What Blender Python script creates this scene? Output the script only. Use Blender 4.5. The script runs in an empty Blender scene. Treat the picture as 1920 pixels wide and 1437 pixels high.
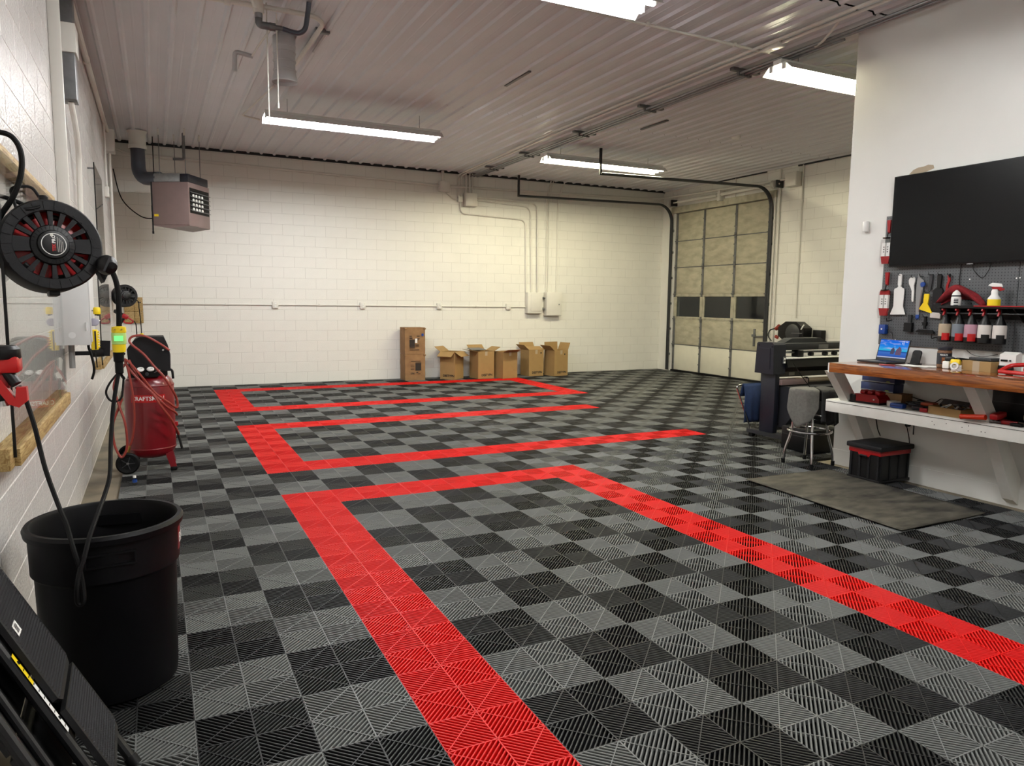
import bpy, bmesh, math, random
from mathutils import Vector, Matrix, Euler
import numpy as np

random.seed(7)
PI = math.pi
S = bpy.context.scene
COL = S.collection

# ------------------------------------------------------------------ camera, world, exposure
cam_data = bpy.data.cameras.new('camera')
cam = bpy.data.objects.new('camera', cam_data)
COL.objects.link(cam)
yaw, pitch, roll = 0.457420, -0.112376, 0.010843
fw = Vector((math.sin(yaw) * math.cos(pitch), math.cos(yaw) * math.cos(pitch), math.sin(pitch)))
rt = Vector((math.cos(yaw), -math.sin(yaw), 0))
up = rt.cross(fw)
r2 = rt * math.cos(roll) + up * math.sin(roll)
u2 = -rt * math.sin(roll) + up * math.cos(roll)
rotm = Matrix((r2, u2, -fw)).transposed()
cam.matrix_world = Matrix.Translation((-0.875145, -6.071960, 1.609149)) @ rotm.to_4x4()
cam_data.sensor_fit = 'HORIZONTAL'
cam_data.sensor_width = 36.0
cam_data.lens = 1357.47 / 1920 * 36
cam_data.clip_start = 0.05
cam_data.clip_end = 100
S.camera = cam
CAMP = Vector((-0.875145, -6.071960, 1.609149))

def to_px(v):
    d = Vector(v) - CAMP
    z = d.dot(fw)
    if z < 0.1:
        return None
    return 960 + 1357.47 * d.dot(r2) / z, 718.5 - 1357.47 * d.dot(u2) / z, z

def in_view(v, m=60):
    p = to_px(v)
    return p is not None and -m < p[0] < 1920 + m and -m < p[1] < 1437 + m

world = bpy.data.worlds.new('night_world')
S.world = world
world.use_nodes = True
world.node_tree.nodes['Background'].inputs[0].default_value = (0.01, 0.012, 0.02, 1)
world.node_tree.nodes['Background'].inputs[1].default_value = 0.3

S.view_settings.view_transform = 'Standard'
S.view_settings.look = 'None'
S.view_settings.exposure = 0.0
S.view_settings.gamma = 1.0
S.view_settings.use_curve_mapping = False
S.cycles.max_bounces = 8
S.cycles.diffuse_bounces = 5
S.cycles.glossy_bounces = 4
S.cycles.transparent_max_bounces = 8
S.cycles.sample_clamp_indirect = 6.0
TUBE = {'cool': ((0.985, 0.99, 0.985), 228.0), 'warm': ((1.0, 0.93, 0.64), 215.0)}   # fluorescent tubes: colour, strength

# ------------------------------------------------------------------ materials
def lin(c):
    return tuple(((x / 255) / 12.92 if x / 255 <= 0.04045 else ((x / 255 + 0.055) / 1.055) ** 2.4) for x in c)

def tone(c):
    # the phone picture has a steep tone curve: mid and dark surfaces are darker paints than they look
    l = .3 * c[0] + .6 * c[1] + .1 * c[2]
    t = min(1, max(0, (l - .35) / .3))
    k = .60 + .40 * t * t * (3 - 2 * t)
    return tuple(x * k for x in c)

def mat(name, rgb, rough=0.5, metal=0.0, var=0.06, vscale=6.0, bump=0.0, bscale=80.0, spec=0.5, stretch=(1, 1, 1), dirt=None, dscale=2.0, damt=0.5, coat=0.0):
    m = bpy.data.materials.new(name)
    m.use_nodes = True
    nt = m.node_tree
    b = nt.nodes['Principled BSDF']
    b.inputs['Roughness'].default_value = rough
    b.inputs['Metallic'].default_value = metal
    b.inputs['Specular IOR Level'].default_value = spec
    if coat:
        b.inputs['Coat Weight'].default_value = coat
        b.inputs['Coat Roughness'].default_value = 0.05
    c = lin(rgb)
    if metal < .5: c = tone(c)
    tc = nt.nodes.new('ShaderNodeTexCoord')
    mp = nt.nodes.new('ShaderNodeMapping')
    mp.inputs['Scale'].default_value = stretch
    nt.links.new(tc.outputs['Object'], mp.inputs['Vector'])
    n = nt.nodes.new('ShaderNodeTexNoise')
    n.inputs['Scale'].default_value = vscale
    n.inputs['Detail'].default_value = 4
    nt.links.new(mp.outputs[0], n.inputs['Vector'])
    r = nt.nodes.new('ShaderNodeValToRGB')
    r.color_ramp.elements[0].position = 0.3
    r.color_ramp.elements[1].position = 0.7
    r.color_ramp.elements[0].color = tuple(max(0, x * (1 - var)) for x in c) + (1,)
    r.color_ramp.elements[1].color = tuple(min(1, x * (1 + var)) for x in c) + (1,)
    nt.links.new(n.outputs['Fac'], r.inputs['Fac'])
    out = r.outputs['Color']
    if dirt:
        n2 = nt.nodes.new('ShaderNodeTexNoise')
        n2.inputs['Scale'].default_value = dscale
        n2.inputs['Detail'].default_value = 6
        nt.links.new(mp.outputs[0], n2.inputs['Vector'])
        r3 = nt.nodes.new('ShaderNodeValToRGB')
        r3.color_ramp.elements[0].position = 0.45
        r3.color_ramp.elements[1].position = 0.7
        r3.color_ramp.elements[0].color = (0, 0, 0, 1)
        r3.color_ramp.elements[1].color = (damt, damt, damt, 1)
        nt.links.new(n2.outputs['Fac'], r3.inputs['Fac'])
        mx = nt.nodes.new('ShaderNodeMix')
        mx.data_type = 'RGBA'
        nt.links.new(r3.outputs['Color'], mx.inputs['Factor'])
        nt.links.new(out, mx.inputs[6])
        mx.inputs[7].default_value = lin(dirt) + (1,)
        out = mx.outputs[2]
    nt.links.new(out, b.inputs['Base Color'])
    if bump:
        n3 = nt.nodes.new('ShaderNodeTexNoise')
        n3.inputs['Scale'].default_value = bscale
        n3.inputs['Detail'].default_value = 2
        nt.links.new(mp.outputs[0], n3.inputs['Vector'])
        bp = nt.nodes.new('ShaderNodeBump')
        bp.inputs['Strength'].default_value = bump
        bp.inputs['Distance'].default_value = 0.01
        nt.links.new(n3.outputs['Fac'], bp.inputs['Height'])
        nt.links.new(bp.outputs[0], b.inputs['Normal'])
    return m

def emit(name, rgb, strength):
    m = bpy.data.materials.new(name)
    m.use_nodes = True
    nt = m.node_tree
    nt.nodes.clear()
    o = nt.nodes.new('ShaderNodeOutputMaterial')
    e = nt.nodes.new('ShaderNodeEmission')
    e.inputs[0].default_value = tuple(rgb) + (1,)
    e.inputs[1].default_value = strength
    nt.links.new(e.outputs[0], o.inputs[0])
    return m

def clear_sheet(name, tint=(0.93, 0.95, 0.94), rough=0.01, ior=1.49):
    m = bpy.data.materials.new(name)
    m.use_nodes = True
    nt = m.node_tree
    nt.nodes.clear()
    o = nt.nodes.new('ShaderNodeOutputMaterial')
    t = nt.nodes.new('ShaderNodeBsdfTransparent')
    t.inputs[0].default_value = tint + (1,)
    g = nt.nodes.new('ShaderNodeBsdfGlossy')
    g.inputs['Roughness'].default_value = rough
    f = nt.nodes.new('ShaderNodeFresnel')
    gm = nt.nodes.new('ShaderNodeNewGeometry')
    mi = nt.nodes.new('ShaderNodeMix')
    mi.inputs[2].default_value = ior          # same reflectance on entering and leaving the thin sheet
    mi.inputs[3].default_value = 1 / ior
    nt.links.new(gm.outputs['Backfacing'], mi.inputs[0])
    nt.links.new(mi.outputs[0], f.inputs[0])
    mx = nt.nodes.new('ShaderNodeMixShader')
    nt.links.new(f.outputs[0], mx.inputs[0])
    nt.links.new(t.outputs[0], mx.inputs[1])
    nt.links.new(g.outputs[0], mx.inputs[2])
    nt.links.new(mx.outputs[0], o.inputs[0])
    return m

def wood(name, c1, c2, scale=3.0, stretch=(1, 12, 12), rough=0.35, coat=0.0):
    m = mat(name, c1, rough, coat=coat)
    nt = m.node_tree
    b = nt.nodes['Principled BSDF']
    tc = nt.nodes.new('ShaderNodeTexCoord')
    mp = nt.nodes.new('ShaderNodeMapping')
    mp.inputs['Scale'].default_value = stretch
    w = nt.nodes.new('ShaderNodeTexNoise')
    w.inputs['Scale'].default_value = scale
    w.inputs['Detail'].default_value = 6
    w.inputs['Distortion'].default_value = 1.6
    r = nt.nodes.new('ShaderNodeValToRGB')
    r.color_ramp.elements[0].position = 0.36
    r.color_ramp.elements[0].color = tone(lin(c2)) + (1,)
    r.color_ramp.elements[1].position = 0.6
    r.color_ramp.elements[1].color = tone(lin(c1)) + (1,)
    nt.links.new(tc.outputs['Object'], mp.inputs[0])
    nt.links.new(mp.outputs[0], w.inputs['Vector'])
    nt.links.new(w.outputs['Fac'], r.inputs[0])
    nt.links.new(r.outputs[0], b.inputs['Base Color'])
    return m

MT = {}
MT['block'] = mat('white_block_paint', (226, 224, 217), 0.42, var=0.02, vscale=3, bump=0.22, bscale=70)
MT['gloss_block'] = mat('glossy_white_block_paint', (218, 215, 212), 0.2, var=0.03, vscale=3, bump=0.55, bscale=55)
MT['mortar'] = mat('painted_mortar', (204, 201, 194), 0.5, var=0.03)
MT['drywall'] = mat('white_drywall_paint', (222, 222, 217), 0.5, var=0.015, vscale=4, bump=0.05, bscale=160)
MT['ceiling'] = mat('white_ceiling_steel', (212, 213, 217), 0.4, var=0.03, vscale=1.5, bump=0.02)
MT['concrete'] = mat('stained_concrete', (158, 146, 124), 0.75, var=0.12, vscale=5, bump=0.15, bscale=90, dirt=(74, 68, 58), dscale=3.0, damt=0.75)
MT['tile_red'] = mat('red_floor_plastic', (250, 14, 12), 0.48, var=0.02, spec=0.22)
MT['tile_grey'] = mat('grey_floor_plastic', (118, 120, 118), 0.48, var=0.03, spec=0.3)
MT['tile_black'] = mat('black_floor_plastic', (27, 28, 30), 0.48, var=0.05, spec=0.22)
MT['pipe'] = mat('painted_conduit', (217, 214, 206), 0.4, var=0.03)
MT['galv'] = mat('galvanised_steel', (150, 152, 154), 0.38, 0.75, var=0.12, vscale=20)
MT['dgalv'] = mat('dull_steel', (112, 113, 114), 0.45, 0.5, var=0.15, vscale=14)
MT['chrome'] = mat('chrome', (200, 200, 202), 0.12, 1.0, var=0.02)
MT['black'] = mat('black_plastic', (14, 14, 16), 0.42, spec=0.3, var=0.1)
MT['blackm'] = mat('matt_black_plastic', (28, 28, 30), 0.55, spec=0.2, var=0.1, bump=0.08, bscale=300)
MT['rubber'] = mat('black_rubber', (18, 18, 19), 0.6, var=0.1, spec=0.15)
MT['grip'] = mat('ladder_grip_rubber', (58, 58, 60), 0.6, spec=0.3)
MT['can'] = mat('black_can_plastic', (12, 12, 15), 0.5, var=0.1, spec=0.14)
MT['cabinet'] = mat('pale_grey_enamel', (208, 209, 208), 0.5, var=0.03)
MT['dkgrey'] = mat('dark_grey_plastic', (44, 46, 50), 0.5, var=0.06)
MT['white'] = mat('white_plastic', (228, 228, 224), 0.4, var=0.02)
MT['dirtywhite'] = mat('scuffed_white_paint', (222, 221, 214), 0.45, var=0.03, bump=0.05, bscale=60, dirt=(150, 140, 122), dscale=7, damt=0.12)
MT['red'] = mat('red_plastic', (190, 16, 24), 0.35, var=0.04)
MT['brightred'] = mat('bright_red_plastic', (222, 20, 22), 0.35, var=0.03)
MT['tank'] = mat('red_tank_enamel', (140, 10, 26), 0.34, var=0.04, coat=0.25)
MT['yellow'] = mat('yellow_plastic', (240, 208, 20), 0.4, var=0.03)
MT['blue'] = mat('blue_plastic', (28, 78, 170), 0.4, var=0.04)
MT['navy'] = mat('navy_plastic', (26, 30, 44), 0.42, var=0.05)
MT['orange_hose'] = mat('rust_red_rubber_hose', (168, 58, 44), 0.5, var=0.06)
MT['card'] = mat('kraft_cardboard', (194, 156, 100), 0.8, var=0.05, vscale=9, bump=0.04, bscale=120)
MT['oldcard'] = mat('worn_cardboard', (178, 136, 92), 0.85, var=0.12, vscale=7, bump=0.2, bscale=14, dirt=(112, 82, 56), dscale=6, damt=0.5)
MT['cardin'] = mat('cardboard_inside', (150, 112, 68), 0.85, var=0.05)
MT['ink'] = mat('printed_ink', (46, 34, 26), 0.7, var=0.05)
MT['gap_shade'] = mat('gap_shade_black', (14, 14, 14), 0.9, spec=0.1)  # flat black that paints the shade down in the tile gaps
MT['paper'] = mat('white_label_paper', (236, 236, 232), 0.6, var=0.02)
MT['pine'] = wood('pine_lumber', (206, 176, 116), (168, 130, 70), 4.0, (14, 1.2, 14), 0.6)
MT['bench'] = wood('varnished_bench_wood', (184, 108, 48), (118, 60, 24), 2.6, (14, 1.1, 14), 0.18, coat=0.6)
MT['peg'] = mat('grey_pegboard', (108, 111, 114), 0.55, var=0.04)
MT['peghole'] = mat('pegboard_hole', (30, 31, 33), 0.8)
MT['screen'] = mat('dark_screen', (14, 15, 17), 0.25, var=0.02, spec=0.2)
MT['towel'] = mat('grey_towel', (122, 120, 114), 0.95, var=0.14, vscale=40, bump=0.5, bscale=220)
MT['redcloth'] = mat('red_cloth', (150, 24, 34), 0.95, var=0.15, vscale=30, bump=0.6, bscale=150)
MT['bluecloth'] = mat('blue_towel', (34, 58, 104), 0.95, var=0.14, vscale=30, bump=0.4, bscale=200)
MT['navycloth'] = mat('dark_navy_fabric', (16, 18, 30), 0.85, var=0.1, vscale=20)
MT['blackcloth'] = mat('black_fabric', (17, 17, 19), 0.8, var=0.12, vscale=20, bump=0.3, bscale=60)
MT['mauve'] = mat('mauve_enamel_panel', (158, 134, 130), 0.45, var=0.05)
MT['duct'] = mat('dark_flue_pipe', (84, 88, 98), 0.45, 0.5, var=0.1)
MT['doorpanel'] = mat('weathered_door_panel', (196, 190, 166), 0.65, var=0.12, vscale=4, stretch=(1, 1, 2.5), dirt=(150, 143, 122), dscale=3.5, damt=0.7)
MT['doorwhite'] = mat('painted_door_panel', (222, 218, 200), 0.5, var=0.03)
MT['doorframe'] = mat('worn_white_rail', (196, 190, 168), 0.5, var=0.08, dirt=(130, 122, 104), dscale=8, damt=0.5)
MT['glass'] = clear_sheet('window_glass', (0.75, 0.78, 0.78), 0.02, 1.5)
MT['acrylic'] = clear_sheet('clear_acrylic', (0.95, 0.96, 0.955), 0.012, 1.15)
MT['clearplastic'] = clear_sheet('clear_plastic_pouch', (0.94, 0.94, 0.94), 0.06, 1.35)
MT['mat'] = mat('worn_floor_mat', (92, 88, 78), 0.9, var=0.35, vscale=5, bump=0.25, bscale=40, stretch=(1, 2.2, 1), dirt=(32, 31, 29), dscale=3.2, damt=0.95, spec=0.2)
MT['greybox'] = mat('grey_electrical_enamel', (168, 169, 168), 0.5, var=0.04, bump=0.03)
MT['brass'] = mat('brass', (176, 148, 84), 0.3, 1.0)
MT['flue'] = mat('painted_duct', (196, 196, 198), 0.5, 0.0, var=0.06)
MT['tan'] = mat('tan_label', (196, 176, 148), 0.6)
MT['bluegrey'] = mat('blue_grey_label', (136, 146, 156), 0.6)
MT['pink'] = mat('pink_label', (206, 158, 176), 0.6)
MT['liquidwhite'] = mat('off_white_label', (208, 202, 196), 0.6)

# ------------------------------------------------------------------ object helpers
XF = {}
def world_xf(o):
    m = Matrix.Identity(4)
    chain = []
    while o is not None:
        chain.append(o)
        o = o.parent
    for c in reversed(chain):
        m = m @ (Matrix.Translation(c.location) @ c.rotation_euler.to_matrix().to_4x4() @ Matrix.Diagonal(tuple(c.scale) + (1,)))
    return m

def tag(o, label=None, cat=None, group=None, kind=None):
    if label: o['label'] = label
    if cat: o['category'] = cat
    if group: o['group'] = group
    if kind: o['kind'] = kind
    return o

def thing(name, label, cat, loc=(0, 0, 0), rotz=0.0, group=None):
    o = bpy.data.objects.new(name, None)
    COL.objects.link(o)
    o.empty_display_size = 0.1
    o.location = loc
    o.rotation_euler = (0, 0, rotz)
    return tag(o, label, cat, group)

def mesh_obj(name, me, m, parent=None):
    o = bpy.data.objects.new(name, me)
    if m is not None and not me.materials:
        me.materials.append(m)
    COL.objects.link(o)
    if parent is not None:
        o.parent = parent
    return o

class MB:
    def __init__(s):
        s.v = []; s.f = []
    def add(s, vs, fs):
        n = len(s.v)
        s.v += [Vector(x) for x in vs]
        s.f += [tuple(i + n for i in f) for f in fs]
        return s
    def box(s, lo, hi, xf=None, bev=0.0):
        (x0, y0, z0), (x1, y1, z1) = lo, hi
        x0, x1 = min(x0, x1), max(x0, x1); y0, y1 = min(y0, y1), max(y0, y1); z0, z1 = min(z0, z1), max(z0, z1)
        if bev <= 0:
            vs = [(x0, y0, z0), (x1, y0, z0), (x1, y1, z0), (x0, y1, z0), (x0, y0, z1), (x1, y0, z1), (x1, y1, z1), (x0, y1, z1)]
            fs = [(0, 3, 2, 1), (4, 5, 6, 7), (0, 1, 5, 4), (1, 2, 6, 5), (2, 3, 7, 6), (3, 0, 4, 7)]
        else:
            b = min(bev, (x1 - x0) * .45, (y1 - y0) * .45, (z1 - z0) * .45)
            bm = bmesh.new()
            bmesh.ops.create_cube(bm, size=1)
            bmesh.ops.scale(bm, vec=(x1 - x0, y1 - y0, z1 - z0), verts=bm.verts)
            bmesh.ops.translate(bm, vec=((x0 + x1) / 2, (y0 + y1) / 2, (z0 + z1) / 2), verts=bm.verts)
            bmesh.ops.bevel(bm, geom=bm.edges[:], offset=b, segments=2, affect='EDGES', profile=0.5)
            bm.verts.index_update()
            vs = [v.co.copy() for v in bm.verts]
            fs = [tuple(v.index for v in f.verts) for f in bm.faces]
            bm.free()
        if xf is not None:
            vs = [xf @ Vector(v) for v in vs]
        return s.add(vs, fs)
    def cbox(s, c, size, rot=(0, 0, 0), bev=0.0):
        xf = Matrix.Translation(c) @ Euler(rot).to_matrix().to_4x4()
        h = [x / 2 for x in size]
        return s.box((-h[0], -h[1], -h[2]), (h[0], h[1], h[2]), xf, bev)
    def bar(s, p0, p1, w, d, upv=(0, 0, 1), bev=0.0):
        p0, p1 = Vector(p0), Vector(p1)
        z = (p1 - p0)
        L = z.length
        z.normalize()
        x = Vector(upv).cross(z)
        if x.length < 1e-4: x = Vector((1, 0, 0)).cross(z)
        x.normalize()
        y = z.cross(x)
        xf = Matrix.Translation(p0) @ Matrix((x, y, z)).transposed().to_4x4()
        return s.box((-w / 2, -d / 2, 0), (w / 2, d / 2, L), xf, bev)
    def frame(s, d):
        d = Vector(d).normalized()
        a = Vector((0, 0, 1)) if abs(d.z) < 0.95 else Vector((1, 0, 0))
        x = a.cross(d).normalized()
        return x, d.cross(x), d
    def cyl(s, p0, p1, r0, r1=None, n=16, cap=True):
        r1 = r0 if r1 is None else r1
        p0, p1 = Vector(p0), Vector(p1)
        x, y, z = s.frame(p1 - p0)
        vs = []
        for p, r in ((p0, r0), (p1, r1)):
            for i in range(n):
                a = 2 * PI * i / n
                vs.append(p + x * (r * math.cos(a)) + y * (r * math.sin(a)))
        fs = [(i, (i + 1) % n, n + (i + 1) % n, n + i) for i in range(n)]
        if cap:
            fs += [tuple(reversed(range(n))), tuple(range(n, 2 * n))]
        return s.add(vs, fs)
    def tube(s, pts, r, n=10, cap=True, closed=False):
        pts = [Vector(p) for p in pts]
        N = len(pts)
        rs = r if isinstance(r, (list, tuple)) else [r] * N
        vs = []
        t = []
        for i in range(N):
            if closed:
                a, b = pts[(i - 1) % N], pts[(i + 1) % N]
            else:
                a, b = pts[max(0, i - 1)], pts[min(N - 1, i + 1)]
            d = b - a
            t.append(d.normalized() if d.length > 1e-9 else Vector((0, 0, 1)))
        x, y, _ = s.frame(t[0])
        for i in range(N):
            if i:
                q = t[i - 1].rotation_difference(t[i])
                x = q @ x
            x = (x - t[i] * x.dot(t[i])).normalized()
            y = t[i].cross(x)
            for k in range(n):
                a = 2 * PI * k / n
                vs.append(pts[i] + x * (rs[i] * math.cos(a)) + y * (rs[i] * math.sin(a)))
        fs = []
        for i in range(N if closed else N - 1):
            j = (i + 1) % N
            for k in range(n):
                fs.append((i * n + k, i * n + (k + 1) % n, j * n + (k + 1) % n, j * n + k))
        if cap and not closed:
            fs.append(tuple(reversed(range(n))))
            fs.append(tuple(range((N - 1) * n, N * n)))
        return s.add(vs, fs)
    def lathe(s, prof, c=(0, 0, 0), axis=(0, 0, 1), n=28, a0=0, a1=2 * PI):
        x, y, z = s.frame(axis)
        c = Vector(c)
        full = abs(a1 - a0 - 2 * PI) < 1e-6
        m = n if full else n + 1
        vs = []
        for r, h in prof:
            for k in range(m):
                a = a0 + (a1 - a0) * k / n
                vs.append(c + z * h + x * (r * math.cos(a)) + y * (r * math.sin(a)))
        fs = []
        for i in range(len(prof) - 1):
            for k in range(n):
                k2 = (k + 1) % m
                fs.append((i * m + k, i * m + k2, (i + 1) * m + k2, (i + 1) * m + k))
        return s.add(vs, fs)
    def prism(s, poly, origin, ux, uy, depth):
        """poly in 2-D extruded by depth (vector)"""
        o, ux, uy, dp = Vector(origin), Vector(ux), Vector(uy), Vector(depth)
        a = [o + ux * p[0] + uy * p[1] for p in poly]
        n = len(a)
        vs = a + [p + dp for p in a]
        fs = [tuple(reversed(range(n))), tuple(range(n, 2 * n))]
        fs += [(i, (i + 1) % n, n + (i + 1) % n, n + i) for i in range(n)]
        return s.add(vs, fs)
    def quad(s, a, b, c, d):
        return s.add([a, b, c, d], [(0, 1, 2, 3)])
    def grid(s, fn, nu, nv, thick=0.0):
        vs = [fn(i / nu, j / nv) for i in range(nu + 1) for j in range(nv + 1)]
        fs = [(i * (nv + 1) + j, (i + 1) * (nv + 1) + j, (i + 1) * (nv + 1) + j + 1, i * (nv + 1) + j + 1) for i in range(nu) for j in range(nv)]
        return s.add(vs, fs)
    def mesh(s, name, inv=None, smooth=None, recalc=True):
        me = bpy.data.meshes.new(name)
        vs = [inv @ v for v in s.v] if inv is not None else s.v
        me.from_pydata([tuple(v) for v in vs], [], s.f)
        if recalc:
            bm = bmesh.new()
            bm.from_mesh(me)
            bmesh.ops.recalc_face_normals(bm, faces=bm.faces[:])
            bm.to_mesh(me)
            bm.free()
        if smooth:
            me.polygons.foreach_set('use_smooth', [True] * len(me.polygons))
            me.set_sharp_from_angle(angle=math.radians(smooth))
        me.update()
        return me
    def build(s, name, m, parent=None, smooth=35, local=False, recalc=True):
        inv = None
        if parent is not None and not local:
            inv = world_xf(parent).inverted()
        return mesh_obj(name, s.mesh(name, inv, smooth, recalc), m, parent)

def solid(o, t, off=-1):
    md = o.modifiers.new('solid', 'SOLIDIFY')
    md.thickness = t
    md.offset = off
    return o

def text_mb(txt, size, ox, ux, uy, depth=0.0008, align='CENTER', bold=0.0, warp=None):
    cu = bpy.data.curves.new('lettering', 'FONT')
    cu.body = txt
    cu.size = size
    cu.align_x = align
    cu.align_y = 'CENTER'
    cu.resolution_u = 2
    cu.offset = bold
    o = bpy.data.objects.new('lettering', cu)
    COL.objects.link(o)
    me = bpy.data.meshes.new_from_object(o)
    mb = MB()
    ox, ux, uy = Vector(ox), Vector(ux).normalized(), Vector(uy).normalized()
    n = ux.cross(uy)
    vs = [v.co.copy() for v in me.vertices]
    fs = [tuple(p.vertices) for p in me.polygons]
    pts = [(warp(v.x, v.y) if warp else ox + ux * v.x + uy * v.y + n * depth) for v in vs]
    mb.add(pts, fs)
    bpy.data.objects.remove(o)
    bpy.data.curves.remove(cu)
    bpy.data.meshes.remove(me)
    return mb

def arc(c, r, a0, a1, ax, ay, n=8):
    c, ax, ay = Vector(c), Vector(ax), Vector(ay)
    return [c + ax * (r * math.cos(a0 + (a1 - a0) * i / n)) + ay * (r * math.sin(a0 + (a1 - a0) * i / n)) for i in range(n + 1)]

def bend(pts, r=0.08, n=6):
    """polyline with rounded corners"""
    pts = [Vector(p) for p in pts]
    out = [pts[0]]
    for i in range(1, len(pts) - 1):
        p, a, b = pts[i], pts[i - 1], pts[i + 1]
        da, db = (a - p), (b - p)
        rr = min(r, da.length * .49, db.length * .49)
        s_, e_ = p + da.normalized() * rr, p + db.normalized() * rr
        for k in range(n + 1):
            t = k / n
            out.append(s_ * (1 - t) ** 2 + p * 2 * t * (1 - t) + e_ * t * t)
    out.append(pts[-1])
    return out

def spline(pts, k=8):
    pts = [Vector(p) for p in pts]
    out = []
    for i in range(len(pts) - 1):
        p0 = pts[max(0, i - 1)]; p1 = pts[i]; p2 = pts[i + 1]; p3 = pts[min(len(pts) - 1, i + 2)]
        for j in range(k):
            t = j / k
            out.append(0.5 * ((2 * p1) + (p2 - p0) * t + (2 * p0 - 5 * p1 + 4 * p2 - p3) * t * t + (3 * p1 - p0 - 3 * p2 + p3) * t ** 3))
    out.append(pts[-1])
    return out
# ------------------------------------------------------------------ room shell
XL, XR, YB, YF, ZC, XP, YP = -1.46, 10.2, 8.27, -9.5, 4.25, 5.38, -0.92
ZS = -0.026                                     # concrete slab under the snap-together tiles

floor = MB().box((XL - .2, YF - .2, ZS - .2), (XR + .2, YB + .2, ZS)).build('floor', MT['concrete'], smooth=None)
tag(floor, kind='structure')

T = 0.4
MB().box((-1.196, -8.0, ZS - .002), (5.196, YB - .01, ZS + .002)).box((5.196, -.796, ZS - .002), (XR - .03, YB - .01, ZS + .002)).build('floor_gap_shade', MT['gap_shade'], floor, smooth=None)  # added black sheet over the slab, stands in for shade between the tile slats
def tile_mb(simple):
    mb = MB()
    w, pitch, c, zt, zb = 0.0076, 0.01664, 0.0024, 0.0, ZS
    h = 0.1
    for qx in (-1, 1):
        for qy in (-1, 1):
            cx, cy = 0.2 + qx * 0.1, 0.2 + qy * 0.1
            d = Vector((qx, qy, 0)).normalized()
            e = Vector((-d.y, d.x, 0))
            for i in range(-8, 9):
                s_ = i * pitch
                if simple:
                    prof = [(-w / 2, zb), (-w / 2, zt), (w / 2, zt), (w / 2, zb)]
                else:
                    prof = [(-w / 2, zb), (-w / 2, zt - c), (-w / 4, zt), (w / 4, zt), (w / 2, zt - c), (w / 2, zb)]
                vs = []
                for end in (-1, 1):
                    for o_, z in prof:
                        L = 0.14142 - abs(s_ + o_)
                        p = Vector((cx, cy, 0)) + e * (s_ + o_) + d * (L * end)
                        vs.append((p.x, p.y, z))
                n = len(prof)
                mb.add(vs, [(k, k + 1, n + k + 1, n + k) for k in range(n - 1)])
            # cross rib between the middles of two tile edges
            a = Vector((cx, cy, 0)) - e * 0.1414
            b = Vector((cx, cy, 0)) + e * 0.1414
            mb.bar((a.x, a.y, -0.005), (b.x, b.y, -0.005), 0.004, 0.0116)
    g = 0.0012
    for a, b in (((0.2, g, 0), (0.2, T - g, 0)), ((g, 0.2, 0), (T - g, 0.2, 0))):
        mb.bar((a[0], a[1], -0.0095), (b[0], b[1], -0.0095), 0.0055, 0.0206)
    r = 0.0022
    for a, b in (((r, 0), (r, T)), ((T - r, 0), (T - r, T)), ((0, r), (T, r)), ((0, T - r), (T, T - r))):
        mb.bar((a[0], a[1], -0.0105), (b[0], b[1], -0.0105), 0.003, 0.018)
    return mb

tile_hi, tile_lo = tile_mb(False), tile_mb(True)
TM = {}
for k in ('red', 'grey', 'black'):
    me = tile_hi.mesh('floor_tile_' + k, smooth=None)
    me.materials.append(MT['tile_' + k])
    TM[k] = me

def tile_kind(i, j):
    red = False
    if j <= -1 and (i == 0 or i == 6 or (j == -1 and 0 <= i <= 6)): red = True
    if 2 <= j <= 8 and (i == 0 or (j in (2, 8) and 0 <= i <= 12)): red = True
    if 12 <= j <= 18 and (i in (0, 14) or (j in (12, 18) and 0 <= i <= 14)): red = True
    return 'red' if red else ('black' if (i + j) % 2 else 'grey')

tiles = []
for i in range(-3, 26):
    for j in range(-17, 21):
        if j < -2 and i > 12: continue
        c = ((i + .5) * T, (j + .5) * T, 0)
        area = 0
        p = [to_px((c[0] + a * .2, c[1] + b * .2, 0)) for a, b in ((-1, -1), (1, -1), (1, 1), (-1, 1))]
        hidden = False
        if c[0] > XP:
            t_ = (XP - CAMP.x) / (c[0] - CAMP.x)
            hidden = CAMP.y + t_ * (c[1] - CAMP.y) < YP
        if all(p) and in_view(c, 90) and not hidden:
            area = abs(sum(p[k][0] * p[(k + 1) % 4][1] - p[(k + 1) % 4][0] * p[k][1] for k in range(4))) / 2
        tiles.append((area, i, j))
tiles.sort(reverse=True)
rest = []
for n, (area, i, j) in enumerate(tiles):
    if n < 300 and area > 0 and j < 20 and i < 25:
        k = tile_kind(i, j)
        o = mesh_obj('floor_tile', TM[k], None, floor)
        o.location = (i * T, j * T, 0)
        if k == 'red': o['label'] = 'red ribbed floor tile'
    else:
        rest.append((i, j))
bv = np.array([tuple(v) for v in tile_lo.v]); bf = np.array(tile_lo.f)
nv, nf = len(bv), len(bf)
V = np.zeros((len(rest) * nv, 3), np.float32); F = np.zeros((len(rest) * nf, 4), np.int32); MI = np.zeros(len(rest) * nf, np.int32)
for n, (i, j) in enumerate(rest):
    b = bv.copy()
    if j == 20: b[:, 1] *= 0.66
    if i == 25: b[:, 0] *= 0.42
    V[n * nv:(n + 1) * nv] = b + np.array([i * T, j * T, 0])
    F[n * nf:(n + 1) * nf] = bf + n * nv
    MI[n * nf:(n + 1) * nf] = {'red': 0, 'grey': 1, 'black': 2}[tile_kind(i, j)]
me = bpy.data.meshes.new('floor_tiles')
me.vertices.add(len(V)); me.vertices.foreach_set('co', V.ravel())
me.loops.add(F.size); me.loops.foreach_set('vertex_index', F.ravel())
me.polygons.add(len(F))
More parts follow.
